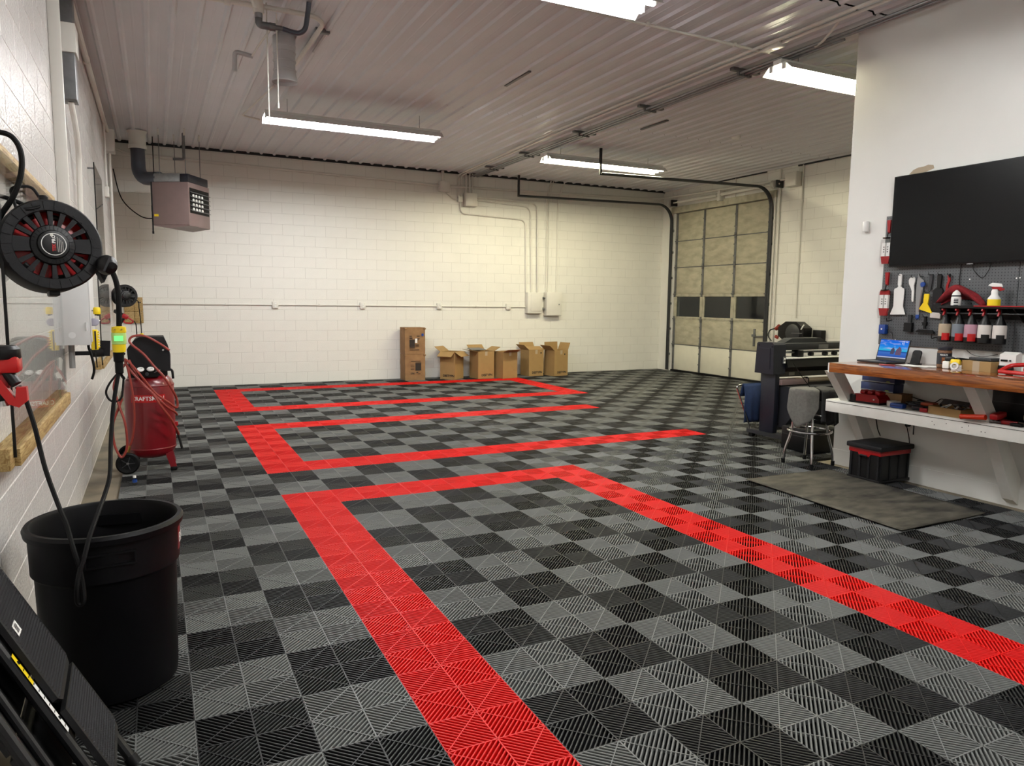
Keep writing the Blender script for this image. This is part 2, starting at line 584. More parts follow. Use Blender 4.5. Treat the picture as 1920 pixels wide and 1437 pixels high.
me.polygons.foreach_set('loop_start', np.arange(0, F.size, 4, dtype=np.int32))
me.polygons.foreach_set('material_index', MI)
for k in ('red', 'grey', 'black'): me.materials.append(MT['tile_' + k])
me.update(calc_edges=True)
me.validate()
o = mesh_obj('floor_tiles', me, None, floor)
tag(o, 'remaining checkered grey, black and red floor tiles', kind='stuff')

# block walls: painted concrete blocks with raked joints
BW, BH, JD = 0.4, 0.2, 0.0022
BLOCK_ME = {}
def block_wall(name, P, U, N, W, m, visible, holes=(), thick=0.2, off=0.0):
    P, U, N = Vector(P), Vector(U), Vector(N)
    back = MB()
    # backing behind the joints, split around the holes
    us = sorted({0, W} | {h[0] for h in holes} | {h[1] for h in holes})
    zs = sorted({ZS, ZC + .1} | {h[2] for h in holes} | {h[3] for h in holes})
    for a, b in zip(us, us[1:]):
        for c, d in zip(zs, zs[1:]):
            if any(h[0] <= a and b <= h[1] and h[2] <= c and d <= h[3] for h in holes): continue
            p0 = P + U * a - N * JD
            p1 = P + U * b - N * thick
            back.box((p0.x, p0.y, c), (p1.x, p1.y, d))
    wall = tag(back.build(name, MT['mortar'], smooth=None), kind='structure')
    cells = []
    for r in range(22):
        z0, z1 = r * BH, min((r + 1) * BH, ZC)
        if z1 - z0 < 0.03: continue
        u = -(BW / 2 if r % 2 else 0) + off
        while u < W:
            a, b = max(u, 0), min(u + BW, W)
            u += BW
            if b - a < 0.03: continue
            segs = [(a, b)]
            for h in holes:
                if z1 > h[2] + .01 and z0 < h[3] - .01:
                    ns = []
                    for s0, s1 in segs:
                        if s1 <= h[0] or s0 >= h[1]: ns.append((s0, s1)); continue
                        if s0 < h[0]: ns.append((s0, h[0]))
                        if s1 > h[1]: ns.append((h[1], s1))
                    segs = ns
            for s0, s1 in segs:
                if s1 - s0 > 0.03: cells.append((s0, s1, z0, z1))
    def shape(w, h):
        j, c = 0.0022, 0.003
        mb = MB()
        q = [(j, j), (w - j, j), (w - j, h - j), (j, h - j)]
        i_ = [(j + c, j + c), (w - j - c, j + c), (w - j - c, h - j - c), (j + c, h - j - c)]
        vs = [U * a + Vector((0, 0, b)) - N * JD for a, b in q] + [U * a + Vector((0, 0, b)) for a, b in i_]
        fs = [(4, 5, 6, 7)] + [(k, (k + 1) % 4, 4 + (k + 1) % 4, 4 + k) for k in range(4)]
        # orient outward
        nrm = (vs[5] - vs[4]).cross(vs[6] - vs[5])
        if nrm.dot(N) < 0: fs = [tuple(reversed(f)) for f in fs]
        return mb.add(vs, fs)
    scored = []
    for s0, s1, z0, z1 in cells:
        c = P + U * (s0 + s1) / 2 + Vector((0, 0, (z0 + z1) / 2))
        vis = in_view(c, 40) and visible(c)
        scored.append(((0 if vis else 1, (c - CAMP).length), s0, s1, z0, z1))
    scored.sort()
    stuff = MB()
    for n, (key, s0, s1, z0, z1) in enumerate(scored):
        loc = P + U * s0 + Vector((0, 0, z0))
        w, h = round(s1 - s0, 3), round(z1 - z0, 3)
        if n < 300 and key[0] == 0:
            kk = (name, w, h)
            if kk not in BLOCK_ME:
                me = shape(w, h).mesh('block', recalc=False)
                me.materials.append(m)
                BLOCK_ME[kk] = me
            o = mesh_obj('block', BLOCK_ME[kk], None, wall)
            o.location = loc
        else:
            b = shape(w, h)
            stuff.add([v + loc for v in b.v], b.f)
    if stuff.v:
        o = stuff.build('blocks', m, wall, smooth=None, recalc=False)
        tag(o, kind='stuff')
    return wall

wall_back = block_wall('wall_back', (XL, YB, 0), (1, 0, 0), (0, -1, 0), XR - XL, MT['block'], lambda c: True)
wall_left = block_wall('wall_left', (XL, YF, 0), (0, 1, 0), (1, 0, 0), YB - YF, MT['gloss_block'], lambda c: True)
DY0, DY1, DZ = 4.85, 7.80, 3.70
wall_right = block_wall('wall_right', (XR, YP - .5, 0), (0, 1, 0), (-1, 0, 0), YB - YP + .5, MT['block'], lambda c: c.y > 2.9,
                        holes=[(DY0 - (YP - .5), DY1 - (YP - .5), ZS, DZ)])
wall_front = tag(MB().box((XL, YF - .2, ZS), (XR, YF, ZC + .1)).build('wall_front', MT['drywall'], smooth=None), kind='structure')
wall_far = tag(MB().box((XR, YF, ZS), (XR + .2, YP - .5, ZC + .1)).build('wall_side', MT['drywall'], smooth=None), kind='structure')
wall_part = tag(MB().box((XP, YF, ZS), (XP + .15, YP, ZC)).build('wall_partition', MT['drywall'], smooth=None), kind='structure')
bb = tag(MB().box((XP - .008, YF, ZS), (XP, YP, 0.135), bev=.002).build('baseboard_right', MT['drywall'], smooth=None), kind='structure')

# ceiling: ribbed steel sheets
ceiling = tag(MB().box((XL - .2, YF - .2, ZC + .06), (XR + .2, YB + .2, ZC + .2)).build('ceiling', MT['dkgrey'], smooth=None), kind='structure')
RIB = 0.2286
def sheet(L):
    prof = []
    for k in range(4):
        b = k * RIB
        prof += [(b, 0), (b + .020, -.024), (b + .048, -.024), (b + .068, 0)]
        prof += [(b + .136, 0), (b + .143, -.002), (b + .153, -.002), (b + .160, 0)]
    prof.append((4 * RIB, 0))
    mb = MB()
    n = len(prof)
    vs = [(x, 0, z) for x, z in prof] + [(x, L, z) for x, z in prof]
    mb.add(vs, [(i, n + i, n + i + 1, i + 1) for i in range(n - 1)])
    return mb
rows = [(-9.5, -1.32, .006), (-1.305, 3.45, 0), (3.462, 8.19, .006)]
for y0, y1, dz in rows:
    me = sheet(y1 - y0).mesh('ceiling_panel', recalc=False)
    me.materials.append(MT['ceiling'])
    x = 0.30 - .034 - 2 * 4 * RIB
    while x < XR:
        o = mesh_obj('ceiling_panel', me, None, ceiling)
        o.location = (x, y0, ZC + dz)
        x += 4 * RIB
tag(MB().box((XL, YB - .03, ZC - .032), (XR, YB, ZC + .03)).build('trim_1', MT['dkgrey'], smooth=None), kind='structure')
tag(MB().box((XR - .03, 5.0, ZC - .035), (XR, 6.6, ZC + .03)).build('trim_2', MT['dkgrey'], smooth=None), kind='structure')
tag(MB().box((XR - .03, 2.0, ZC - .04), (XR, 4.2, ZC + .03)).build('trim_3', MT['dkgrey'], smooth=None), kind='structure')
tag(MB().box((XR - .05, DY0 - .15, DZ), (XR, DY1 + .12, DZ + .14), bev=.006).build('trim_4', MT['doorframe'], smooth=None), kind='structure')

# ------------------------------------------------------------------ sectional garage door
door = tag(MB().box((XR + .10, DY0 - .05, 0), (XR + .12, DY1 + .05, 1.24)).box((XR + .10, DY0 - .05, 1.82), (XR + .12, DY1 + .05, DZ + .05)).build('door_1', MT['doorframe'], smooth=None), kind='structure')
ze = [0.03, .64, 1.24, 1.82, 2.44, 3.05, 3.69]
ye = [4.86, 5.83, 6.82, 7.79]
xd = XR + .03
for r in range(6):
    for c in range(3):
        y0, y1, z0, z1 = ye[c] + .012, ye[c + 1] - .012, ze[r] + .008, ze[r + 1] - .008
        if r == 2:
            f = MB()
            for lo, hi in (((y0, z0), (y1, z0 + .05)), ((y0, z1 - .05), (y1, z1)), ((y0, z0 + .05), (y0 + .06, z1 - .05)), ((y1 - .06, z0 + .05), (y1, z1 - .05))):
                f.box((xd, lo[0], lo[1]), (xd + .04, hi[0], hi[1]), bev=.004)
            fo = f.build('window_frame', MT['doorframe'], door)
            MB().box((xd + .02, y0 + .05, z0 + .045), (xd + .024, y1 - .05, z1 - .045)).build('window_pane', MT['glass'], fo, smooth=None)
        else:
            o = MB().box((xd, y0, z0), (xd + .045, y1, z1), bev=.006).build('door_panel', MT['doorwhite'] if r == 0 else MT['doorpanel'], door)
            if r == 0: o['label'] = 'white painted bottom door panel'
for y in ye:
    for r in range(6):
        m = MT['doorframe'] if r in (2,) else MT['dgalv']
        yy = min(max(y, ye[0] + .03), ye[3] - .03)
        MB().box((xd - .012, yy - .03, ze[r] + .004), (xd + .002, yy + .03, ze[r + 1] - .004), bev=.003).build('door_stile', m, door)
for r in range(1, 6):
    for y in ye:
        yy = min(max(y, ye[0] + .03), ye[3] - .03)
        h = MB().cbox((xd - .02, yy, ze[r]), (.014, .05, .13), bev=.003).cyl((xd - .024, yy - .045, ze[r]), (xd - .024, yy + .045, ze[r]), .013, n=10)
        h.build('door_hinge', MT['dgalv'], door)
    MB().box((xd - .006, ye[0], ze[r] - .012), (xd + .006, ye[3], ze[r] + .006)).build('section_joint', MT['doorframe'] if r in (2, 3) else MT['dgalv'], door)
for y in ye[:3]:
    for r in (0, 1, 3, 4, 5):
        for q in (.3, .7):
            yy = min(max(y, ye[0] + .03), ye[3] - .03)
            MB().cbox((xd - .014, yy, ze[r] + (ze[r + 1] - ze[r]) * q), (.008, .085, .03), bev=.002).build('stile_bracket', MT['dgalv'], door, smooth=None)
MB().cbox((xd - .012, 5.16, .92), (.02, .05, .36), bev=.004).cbox((xd - .03, 5.16, .96), (.03, .1, .05), bev=.004).bar((xd - .03, 5.16, .94), (xd - .03, 4.86, .96), .02, .02).build('door_lock', MT['dgalv'], door)
MB().box((XR - .02, DY0, -.015), (XR + .03, DY1, .035), bev=.008).build('bottom_seal', MT['rubber'], door)

# white pilaster strip beside the door
tag(MB().box((XR - .012, 7.92, ZS), (XR, YB, 4.2), bev=.004).build('trim_5', MT['block'], smooth=None), kind='structure')

# ------------------------------------------------------------------ fluorescent light fixtures
def fixture(cx, cy, cz, L, tone, label, hang=True):
    t = thing('fluorescent_light', label, 'light', (cx, cy, cz), 0, 'hanging fluorescent strip lights')
    x0, x1 = -L / 2, L / 2
    hood = MB()
    prof = [(-.205, -.060), (-.115, .02), (-.055, .02), (-.055, .065), (.055, .065), (.055, .02), (.115, .02), (.205, -.060)]
    inn = [(.198, -.061), (.111, .014), (-.111, .014), (-.198, -.061)]
    pts = prof + inn
    hood.prism([(a, b) for a, b in pts], (x0, 0, 0), (0, 1, 0), (0, 0, 1), (L, 0, 0))
    hd = hood.build('reflector', MT['white'], t, smooth=None, local=True)
    for sy in (-1, 1):
        tb = MB().cyl((x0 + .02, sy * .085, -.028), (x1 - .02, sy * .085, -.028), .019, n=10)
        tb.build('tube', TUBEM[tone], t, local=True)
        for e in (x0 + .012, 0, x1 - .012):
            MB().cbox((e, sy * .085, -.012), (.022, .05, .066), bev=.006).build('lamp_holder', MT['white'], hd, local=True)
    if hang:
        for e in (x0 + .3, x1 - .3):
            MB().cyl((e, 0, .06), (e, 0, ZC - cz - .005), .004, n=6).build('hanger', MT['galv'], t, local=True)
    return t
TUBEM = {k: emit('fluorescent_tube_' + k, *v) for k, v in TUBE.items()}
fixture(1.73, 4.20, 4.00, 2.44, 'cool', 'bright white strip light hanging beside the round flared duct')
fixture(6.42, 5.08, 4.06, 2.44, 'warm', 'warm strip light hanging near the garage door track')
fixture(1.66, -0.93, 4.05, 2.44, 'cool', 'white strip light cut off by the top of the photo')
fixture(6.28, -0.20, 4.08, 2.44, 'warm', 'warm strip light half hidden behind the white partition')
fixture(1.66, -5.30, 4.05, 2.44, 'cool', 'white strip light behind the viewpoint')
# ------------------------------------------------------------------ conduits and boxes on the back wall
YW = YB - .022
def pipe(name, label, pts, r, m='pipe', cat='conduit', group=None, rad=.1, clamps=(), n=10, sm=True):
    b = MB().tube(bend(pts, rad) if rad else pts, r, n=n)
    if not clamps:
        return tag(b.build(name, MT[m]), label, cat, group)
    t = thing(name, label, cat, pts[0], group=group)
    b.build('tube', MT[m], t)
    for c in clamps:
        MB().cbox(c[0], c[1], bev=.003).build('coupling', MT[m], t)
    return t
def ebox(name, label, lo, hi, cat='junction box', m='pipe', lid=None, group=None, knobs=()):
    t = thing(name, label, cat, ((lo[0] + hi[0]) / 2, (lo[1] + hi[1]) / 2, lo[2]), group=group)
    MB().box(lo, hi, bev=.006).build('case', MT[m], t)
    if lid: MB().box(lid[0], lid[1], bev=.004).build('cover', MT[m], t)
    for k in knobs: MB().cyl(k[0], k[1], k[2], n=10).build('latch', MT['dgalv'], t)
    return t

pipe('conduit', 'white conduit run at waist height along the back wall', [(-1.06, YW, 1.50), (6.48, YW, 1.49)], .014, rad=0,
     clamps=[((2.0, YW, 1.5), (.04, .04, .04)), ((5.3, YW, 1.49), (.03, .04, .04)), ((0.3, YW, 1.5), (.03, .04, .04))])
for x, l in ((1.17, 'outlet box on the waist-high conduit, nearest the red compressor'), (2.84, 'outlet box on the waist-high conduit, second from the left'),
             (4.46, 'outlet box on the waist-high conduit, above the flap-open box next to the worn carton stack'), (6.06, 'outlet box on the waist-high conduit, beside the left breaker panel')):
    t = thing('outlet_box', l, 'outlet', (x, YB, 1.43), group='outlet boxes on the back wall')
    MB().box((x - .055, YB - .05, 1.43), (x + .055, YB - .001, 1.555), bev=.006).build('case', MT['pipe'], t)
    for dz in (1.465, 1.52):
        MB().box((x - .018, YB - .054, dz - .013), (x + .018, YB - .049, dz + .013), bev=.002).build('socket', MT['white'], t)
pipe('conduit', 'white conduit high on the back wall, left of the square box', [(-1.38, YB - .03, 4.12), (-1.2, YB - .03, 4.05), (4.45, YB - .03, 3.95)], .024, rad=.12,
     clamps=[((.35, YW, 4.025), (.06, .055, .055)), ((2.4, YW, 3.985), (.06, .055, .055))])
pipe('conduit', 'white conduit high on the back wall, right of the square box', [(4.67, YB - .03, 3.95), (9.9, YB - .03, 4.06), (10.10, 8.0, 4.08), (10.12, 4.4, 4.0)], .024, rad=.15)
ebox('junction_box', 'square white junction box on the back wall under the ceiling stub', (4.45, YB - .11, 3.83), (4.67, YB - .001, 4.04), lid=((4.46, YB - .116, 3.84), (4.66, YB - .109, 4.03)))
ebox('junction_box', 'small square junction box left of the larger conduit box', (4.86, YB - .08, 3.65), (4.97, YB - .001, 3.76))
ebox('junction_box', 'large white box where three ceiling conduits end', (5.0, YB - .14, 3.57), (5.26, YB - .001, 3.84), lid=((5.01, YB - .147, 3.58), (5.25, YB - .139, 3.83)))
pipe('conduit', 'short white stub from ceiling to square junction box', [(4.53, YW - .02, 4.04), (4.53, YW - .02, 4.25)], .03, rad=0)
for i, x in enumerate((5.05, 5.13, 5.19)):
    pipe('conduit', ('left', 'middle', 'right')[i] + ' upright conduit from ceiling to the large box', [(x, YW - .02, 3.84), (x, YW - .02, 4.25)], .019, rad=0, group='upright conduits above the large box')
pipe('flexible_conduit', 'short flexible conduit slanting between two junction boxes', spline([(4.60, YW, 3.83), (4.68, YW, 3.77), (4.78, YW, 3.71), (4.86, YW, 3.70)], 5), .012, rad=0)
pipe('conduit', 'lowest bent conduit from the small box to the left panel', [(4.92, YW, 3.65), (4.94, YW, 3.42), (6.46, YW, 3.38), (6.49, YW, 1.81)], .017, rad=.16)
pipe('conduit', 'middle bent conduit from the large box to the left panel', [(5.26, YW, 3.72), (6.58, YW, 3.66), (6.62, YW, 1.81)], .019, rad=.18)
pipe('conduit', 'upper bent conduit from the large box to the left panel', [(5.26, YW - .02, 3.77), (6.74, YW - .02, 3.74), (6.77, YW - .02, 1.81)], .019, rad=.16)
pipe('conduit', 'straight conduit dropping to the right panel, left one', [(7.05, YW - .06, 4.25), (6.99, YW, 3.9), (6.99, YW, 1.81)], .016, rad=.08)
pipe('conduit', 'thin conduit dropping to the right panel, centre one', [(7.11, YW - .06, 4.25), (7.04, YW, 3.9), (7.04, YW, 1.81)], .011, rad=.08)
pipe('conduit', 'straight conduit dropping to the right panel, right one', [(7.40, YW - .06, 4.25), (7.27, YW, 3.88), (7.25, YW, 1.81)], .016, rad=.08)
ebox('breaker_panel', 'white breaker panel with raised door, left of the pair', (6.48, YB - .14, 1.35), (6.85, YB - .001, 1.81), 'electrical panel', 'pipe', ((6.55, YB - .152, 1.40), (6.82, YB - .139, 1.76)))
ebox('breaker_panel', 'plain white electrical panel, right of the pair', (6.95, YB - .15, 1.30), (7.33, YB - .001, 1.82), 'electrical panel', 'pipe', ((6.96, YB - .158, 1.31), (7.32, YB - .149, 1.81)),
     knobs=[((7.26, YB - .157, 1.55), (7.26, YB - .172, 1.55), .012)])
for z, l in ((1.69, 'upper'), (1.45, 'lower')):
    tag(MB().cyl((6.85, YB - .06, z), (6.95, YB - .06, z), .02).cyl((6.875, YB - .06, z), (6.925, YB - .06, z), .028, n=8).build('conduit_nipple', MT['dgalv']), l + ' dark pipe nipple joining the two panels', 'pipe fitting', 'pipe nipples')

# ------------------------------------------------------------------ ceiling runs
for k, x in enumerate((5.12, 5.19, 5.26)):
    pts = [(x, 8.15, ZC - .070), (x, -0.86 if x > 5.24 else -4.0, ZC - .070)]
    pipe('conduit', 'grey ceiling conduit of the strut-hung bundle, %s one' % ('left', 'middle', 'right')[k], pts, .014, 'galv', rad=0, group='strut-hung ceiling conduits')
for y, l in ((7.15, 'strut bracket of the conduit bundle nearest the back wall'), (5.66, 'strut bracket of the conduit bundle beside the warm strip light'), (3.83, 'strut bracket of the conduit bundle, middle of the ceiling'),
             (2.15, 'strut bracket of the conduit bundle, second from the partition'), (0.41, 'strut bracket of the conduit bundle nearest the partition')):
    t = thing('strut_bracket', l, 'bracket', (5.19, y, ZC - .02), group='strut brackets under the conduits')
    MB().box((5.0, y - .03, ZC - .055), (5.40, y + .03, ZC - .02), bev=.003).build('channel', MT['dgalv'], t)
    for x in (5.12, 5.19, 5.26):
        MB().cbox((x, y, ZC - .076), (.05, .035, .048), bev=.004).build('clamp', MT['dgalv'], t)
for k, (x, xb) in enumerate(((4.72, 4.87), (4.82, 4.95))):
    pipe('conduit', 'white ceiling conduit turning down the back wall, %s' % ('outer one', 'inner one')[k], [(xb, YW, 3.72), (xb, YW, 4.19), (xb, YB - .3, 4.205), (x, 4.0, 4.205), (x + .05, -3.0, 4.205)], .016, rad=.1)
pipe('conduit', 'thin conduit crossing the ceiling from the top light', [(2.4, -.22, ZC - .035), (5.2, -.15, ZC - .035)], .014, clamps=[((3.4, -.2, ZC - .035), (.03, .035, .035)), ((4.5, -.17, ZC - .035), (.03, .035, .035))], rad=0)
pipe('cable', 'loose white cable feeding the half-hidden strip light', spline([(5.2, -.15, ZC - .04), (5.5, -.1, ZC - .09), (5.9, -.25, ZC - .04), (6.1, -.3, ZC - .05)], 6), .012, cat='cable', rad=0)
pipe('cable', 'looped cable by the ceiling near the partition', spline([(4.9, -1.1, ZC - .03), (5.05, -.8, ZC - .09), (5.2, -.55, ZC - .06)], 6), .012, cat='cable', rad=0)
t = thing('junction_box', 'small oblong ceiling box beside the conduit bundle', 'junction box', (4.9, -.2, ZC - .07))
MB().cbox((4.85, -.35, ZC - .05), (.1, .22, .06), bev=.01).build('case', MT['pipe'], t)
t = thing('smoke_detector', 'small round detector on the ceiling by the garage door', 'detector', (7.49, 2.99, ZC - .03))
MB().lathe([(0, -.045), (.05, -.045), (.07, -.03), (.075, 0)], (7.49, 2.99, ZC - .005)).build('body', MT['white'], t)
for (x, y, l) in ((3.10, 1.95, 'dark slot strip in the ceiling left of the conduit bundle'), (5.9, 3.0, 'dark slot strip in the ceiling right of the conduit bundle'), (9.0, 2.6, 'faint slot strip in the ceiling near the right wall')):
    tag(MB().box((x - .02, y - .32, ZC - .022), (x + .02, y + .32, ZC - .002), bev=.003).build('hanger_slot', MT['dgalv']), l, 'bracket')
t = thing('ceiling_vent', 'short double-rail hanger on the ceiling beside the flared duct', 'bracket', (.71, 1.8, ZC - .04))
for dx in (-.04, .04):
    MB().box((.71 + dx - .012, 1.45, ZC - .035), (.71 + dx + .012, 2.1, ZC - .003), bev=.003).build('rail', MT['flue'], t)
MB().box((.64, 1.42, ZC - .045), (.78, 1.48, ZC - .003), bev=.003).build('end_bar', MT['dgalv'], t)

# flared vent duct
t = thing('vent_duct', 'round painted duct with flared mouth hanging from the ceiling', 'duct', (.40, 1.80, 3.79))
prof = [(.110, 4.25), (.110, 4.15), (.114, 4.14), (.110, 4.12), (.106, 4.03), (.104, 3.93), (.110, 3.87), (.126, 3.80), (.130, 3.785)]
b = MB().lathe(prof, (.40, 1.80, 0), n=32)
o = b.build('pipe', MT['flue'], t)
solid(o, .004)
for z in (4.13, 4.07, 3.99, 3.90):
    MB().lathe([(.108, z - .010), (.113, z - .005), (.113, z + .005), (.108, z + .010)], (.40, 1.80, 0), n=32).build('seam_ring', MT['flue'], t)
MB().lathe([(.112, 3.82), (.0, 3.82)], (.40, 1.80, 0), n=24).build('damper', MT['flue'], t)

# gas/air piping up by the duct
zp = ZC - .06
pipe('air_pipe', 'white air pipe crossing the ceiling to the elbow cluster', [(-1.4, 1.05, zp), (.12, 1.0, zp), (.55, 1.0, zp), (.66, 1.15, zp), (.63, 2.5, zp)], .022, cat='pipe', rad=.12,
     clamps=[((-.2, 1.015, zp), (.05, .055, .055)), ((-.9, 1.03, zp), (.05, .055, .055))])
t = thing('pipe_elbow_cluster', 'white and grey tee and elbow pipe cluster under the ceiling', 'pipe fitting', (.05, .95, 4.0))
MB().tube(bend([(.0, .80, ZC - .01), (.01, .85, 4.22), (.05, .95, 4.17), (.05, .95, 4.11)], .05), .05, n=14).build('tee', MT['pipe'], t)
MB().cyl((.05, .95, 4.12), (.05, .95, 4.07), .034).build('valve', MT['galv'], t)
MB().tube(bend([(.05, .95, 4.08), (.05, .95, 4.015), (.15, .95, 4.015)], .045), .032, n=12).build('elbow', MT['dgalv'], t)
MB().cyl((.14, .95, 4.015), (.19, .95, 4.015), .036, n=8).cyl((.19, .95, 4.015), (.25, .95, 4.015), .022).build('union', MT['dgalv'], t)
pipe('air_hose', 'black hose rising from the elbow cluster to the top edge', spline([(.25, .95, 4.015), (.33, .95, 4.0), (.40, .94, 4.0), (.445, .92, 4.04), (.46, .89, 4.13), (.47, .85, 4.245)], 8), .022, 'duct', 'hose', rad=0)
pipe('drain_pipe', 'thin white pipe slanting from the cluster to a grey elbow', [(.26, 1.3, 4.2), (.13, 1.7, 4.06), (.09, 1.8, 4.0)], .010, cat='pipe', rad=.04)
pipe('drain_elbow', 'grey pipe elbow dropping beside the thin white pipe', [(.10, 1.82, 4.0), (-.07, 1.81, 4.02), (-.075, 1.81, 3.83)], .022, 'flue', 'pipe fitting', rad=.04)
for x, y, z0, l in ((.24, 1.2, 3.40, 'white pull rod hanging in front of the strip light end'), (.125, 1.0, 3.20, 'second white pull rod hanging left of the strip light')):
    t = thing('pull_rod', l, 'rod', (x, y, z0))
    MB().cyl((x, y, z0), (x, y, ZC - .02), .006, n=8).build('rod', MT['pipe'], t)
    MB().cyl((x, y, z0 - .02), (x, y, z0 + .03), .009, n=8).build('end_knob', MT['white'], t)
pipe('drip_pipe', 'thin bent pipe on the ceiling left of the strip light', [(.55, 3.6, ZC - .03), (.36, 5.3, ZC - .03), (.62, 5.45, ZC - .03)], .012, cat='pipe', rad=.05)

# ------------------------------------------------------------------ unit heater
hc, hr = Vector((-.42, 7.0, 0)), math.radians(-31)
t = thing('unit_heater', 'mauve hanging unit heater with louvred outlet by the back wall', 'heater', (hc.x, hc.y, 2.75), hr)
def H(a): return a
MB().box((-.30, -.33, .0), (.30, .33, .66), bev=.008).build('cabinet', MT['mauve'], t, local=True)
MB().prism([(-.30, 0), (.30, .0), (.30, -.01), (0, -.055), (-.30, -.01)], (0, -.32, 0), (1, 0, 0), (0, 0, 1), (0, .64, 0)).build('drip_pan', MT['mauve'], t, local=True, smooth=None)
MB().box((-.28, -.31, .66), (.16, .31, .80), bev=.02).build('draft_hood', MT['galv'], t, local=True)
MB().box((.16, -.31, .66), (.295, .31, .79), bev=.012).build('hood_end', MT['navy'], t, local=True)
MB().box((.300, -.295, .19), (.304, .30, .58)).build('outlet_recess', MT['black'], t, local=True, smooth=None)
for k in range(5):
    z = .235 + k * .07
    MB().cbox((.318, 0, z), (.05, .58, .006), rot=(0, .5, 0)).build('louvre', MT['dgalv'], t, local=True, smooth=None)
for k in range(4):
    for j in range(4):
        MB().cyl((.306, -.2 + j * .09, .255 + k * .07), (.318, -.2 + j * .09, .255 + k * .07), .024, n=10).build('heat_tube', MT['white'], t, local=True)
MB().lathe([(.2, 0), (.2, .03), (.16, .06), (.05, .08), (0, .08)], (-.30, 0, .34), axis=(-1, 0, 0), n=24).build('fan_guard', MT['black'], t, local=True)
MB().cbox((-.34, -.2, .26), (.06, .1, .1), bev=.01).build('gas_valve', MT['dgalv'], t, local=True)
MB().box((-.27, -.334, .13), (-.20, -.331, .165)).build('label', MT['yellow'], t, local=True, smooth=None)
MB().cyl((-.30, -.33, -.12), (-.30, -.33, .66), .012, n=8).build('gas_drop', MT['black'], t, local=True)
MB().cyl((-.30, -.33, -.14), (-.30, -.33, -.10), .016, n=8).build('drip_cap', MT['black'], t, local=True)
MB().cyl((-.28, -.28, .66), (-.28, -.28, 1.36), .008, n=8).build('gas_riser', MT['black'], t, local=True)
for x, y in ((-.2, -.25), (-.2, .2), (.2, -.2), (.2, .25)):
    MB().cyl((x, y, .66), (x, y, 1.495), .006, n=8).build('hanger_rod', MT['dgalv'], t, local=True)
    MB().cbox((x, y, 1.44), (.03, .015, .1)).build('hanger_clip', MT['pipe'], t, local=True, smooth=None)
t2 = thing('flue_pipe', 'dark flue pipe bending from the ceiling collar to the heater', 'duct', (-1.0, 7.25, 3.45))
MB().tube(bend([(-1.02, 7.30, 4.02), (-1.02, 7.28, 3.62), (-.95, 7.2, 3.50), (-.72, 6.93, 3.48)], .16, 3), .105, n=16).build('pipe', MT['duct'], t2)
MB().lathe([(.15, 4.245), (.125, 4.20), (.125, 4.03), (.135, 4.02), (.135, 3.97), (.125, 3.965)], (-1.02, 7.30, 0), n=24).build('collar', MT['pipe'], t2)
pipe('gas_pipe', 'grey gas pipe dropping from the ceiling behind the heater rods', [(-.36, 7.05, ZC - .01), (-.36, 7.05, 3.83), (-.52, 7.05, 3.82)], .02, 'dgalv', 'pipe', rad=.03)
pipe('power_cable', 'black cable sagging from the corner to the heater', spline([(-1.41, 8.1, 3.75), (-1.30, 7.9, 3.25), (-1.05, 7.5, 2.95), (-.85, 7.1, 2.87), (-.72, 6.92, 2.95)], 8), .009, 'rubber', 'cable', rad=0)

# ------------------------------------------------------------------ left wall services
pipe('conduit', 'white conduit along the top of the left wall to the corner box', [(XL + .036, -2.6, 4.12), (XL + .036, 6.35, 4.12), (XL + .06, 6.7, 4.05)], .03, rad=.1, clamps=[((XL + .03, 3.2, 4.12), (.07, .06, .07)), ((XL + .03, 1.2, 4.12), (.07, .06, .07))])
ebox('junction_box', 'white square box at the ceiling corner of the left wall', (XL + .001, 6.6, 3.78), (XL + .14, 6.86, 4.1))
pipe('conduit', 'white conduit dropping from the ceiling corner box', [(XL + .06, 6.8, 3.8), (XL + .06, 6.95, 1.2)], .022, rad=0)
pipe('conduit', 'thin white conduit beside the corner box drop', [(XL + .03, 6.2, 4.1), (XL + .03, 6.2, 3.2)], .014, rad=0)
ebox('junction_box', 'tiny switch box under the ceiling corner box', (XL + .001, 6.13, 3.05), (XL + .06, 6.25, 3.2), knobs=[((XL + .06, 6.19, 3.12), (XL + .066, 6.19, 3.12), .02)])
t = thing('strut_channel', 'tall white upright channel on the left wall above the grey panel', 'channel', (XL + .04, .12, 1.75))
MB().box((XL + .001, .02, 1.9), (XL + .075, .06, 4.24), bev=.004).build('near_flange', MT['pipe'], t)
MB().box((XL + .001, .06, 1.9), (XL + .02, .2, 4.24)).build('web', MT['pipe'], t)
MB().box((XL + .001, .2, 1.9), (XL + .06, .23, 4.24), bev=.004).build('far_flange', MT['pipe'], t)
t = thing('wireway', 'bare grey wireway high on the left wall behind the channel', 'wireway', (XL + .06, .85, 3.1))
MB().box((XL + .001, .75, 3.15), (XL + .1, .95, 4.06), bev=.004).build('duct', MT['dgalv'], t)
MB().box((XL + .001, .73, 3.5), (XL + .115, .97, 3.72), bev=.004).build('sleeve', MT['pipe'], t)
pipe('flexible_conduit', 'white flexible conduit curving down the left wall', spline([(XL + .05, .85, 3.16), (XL + .06, 1.1, 2.95), (XL + .05, 1.3, 2.75), (XL + .04, 1.35, 2.4), (XL + .04, 1.35, 1.95)], 8), .022, rad=0)

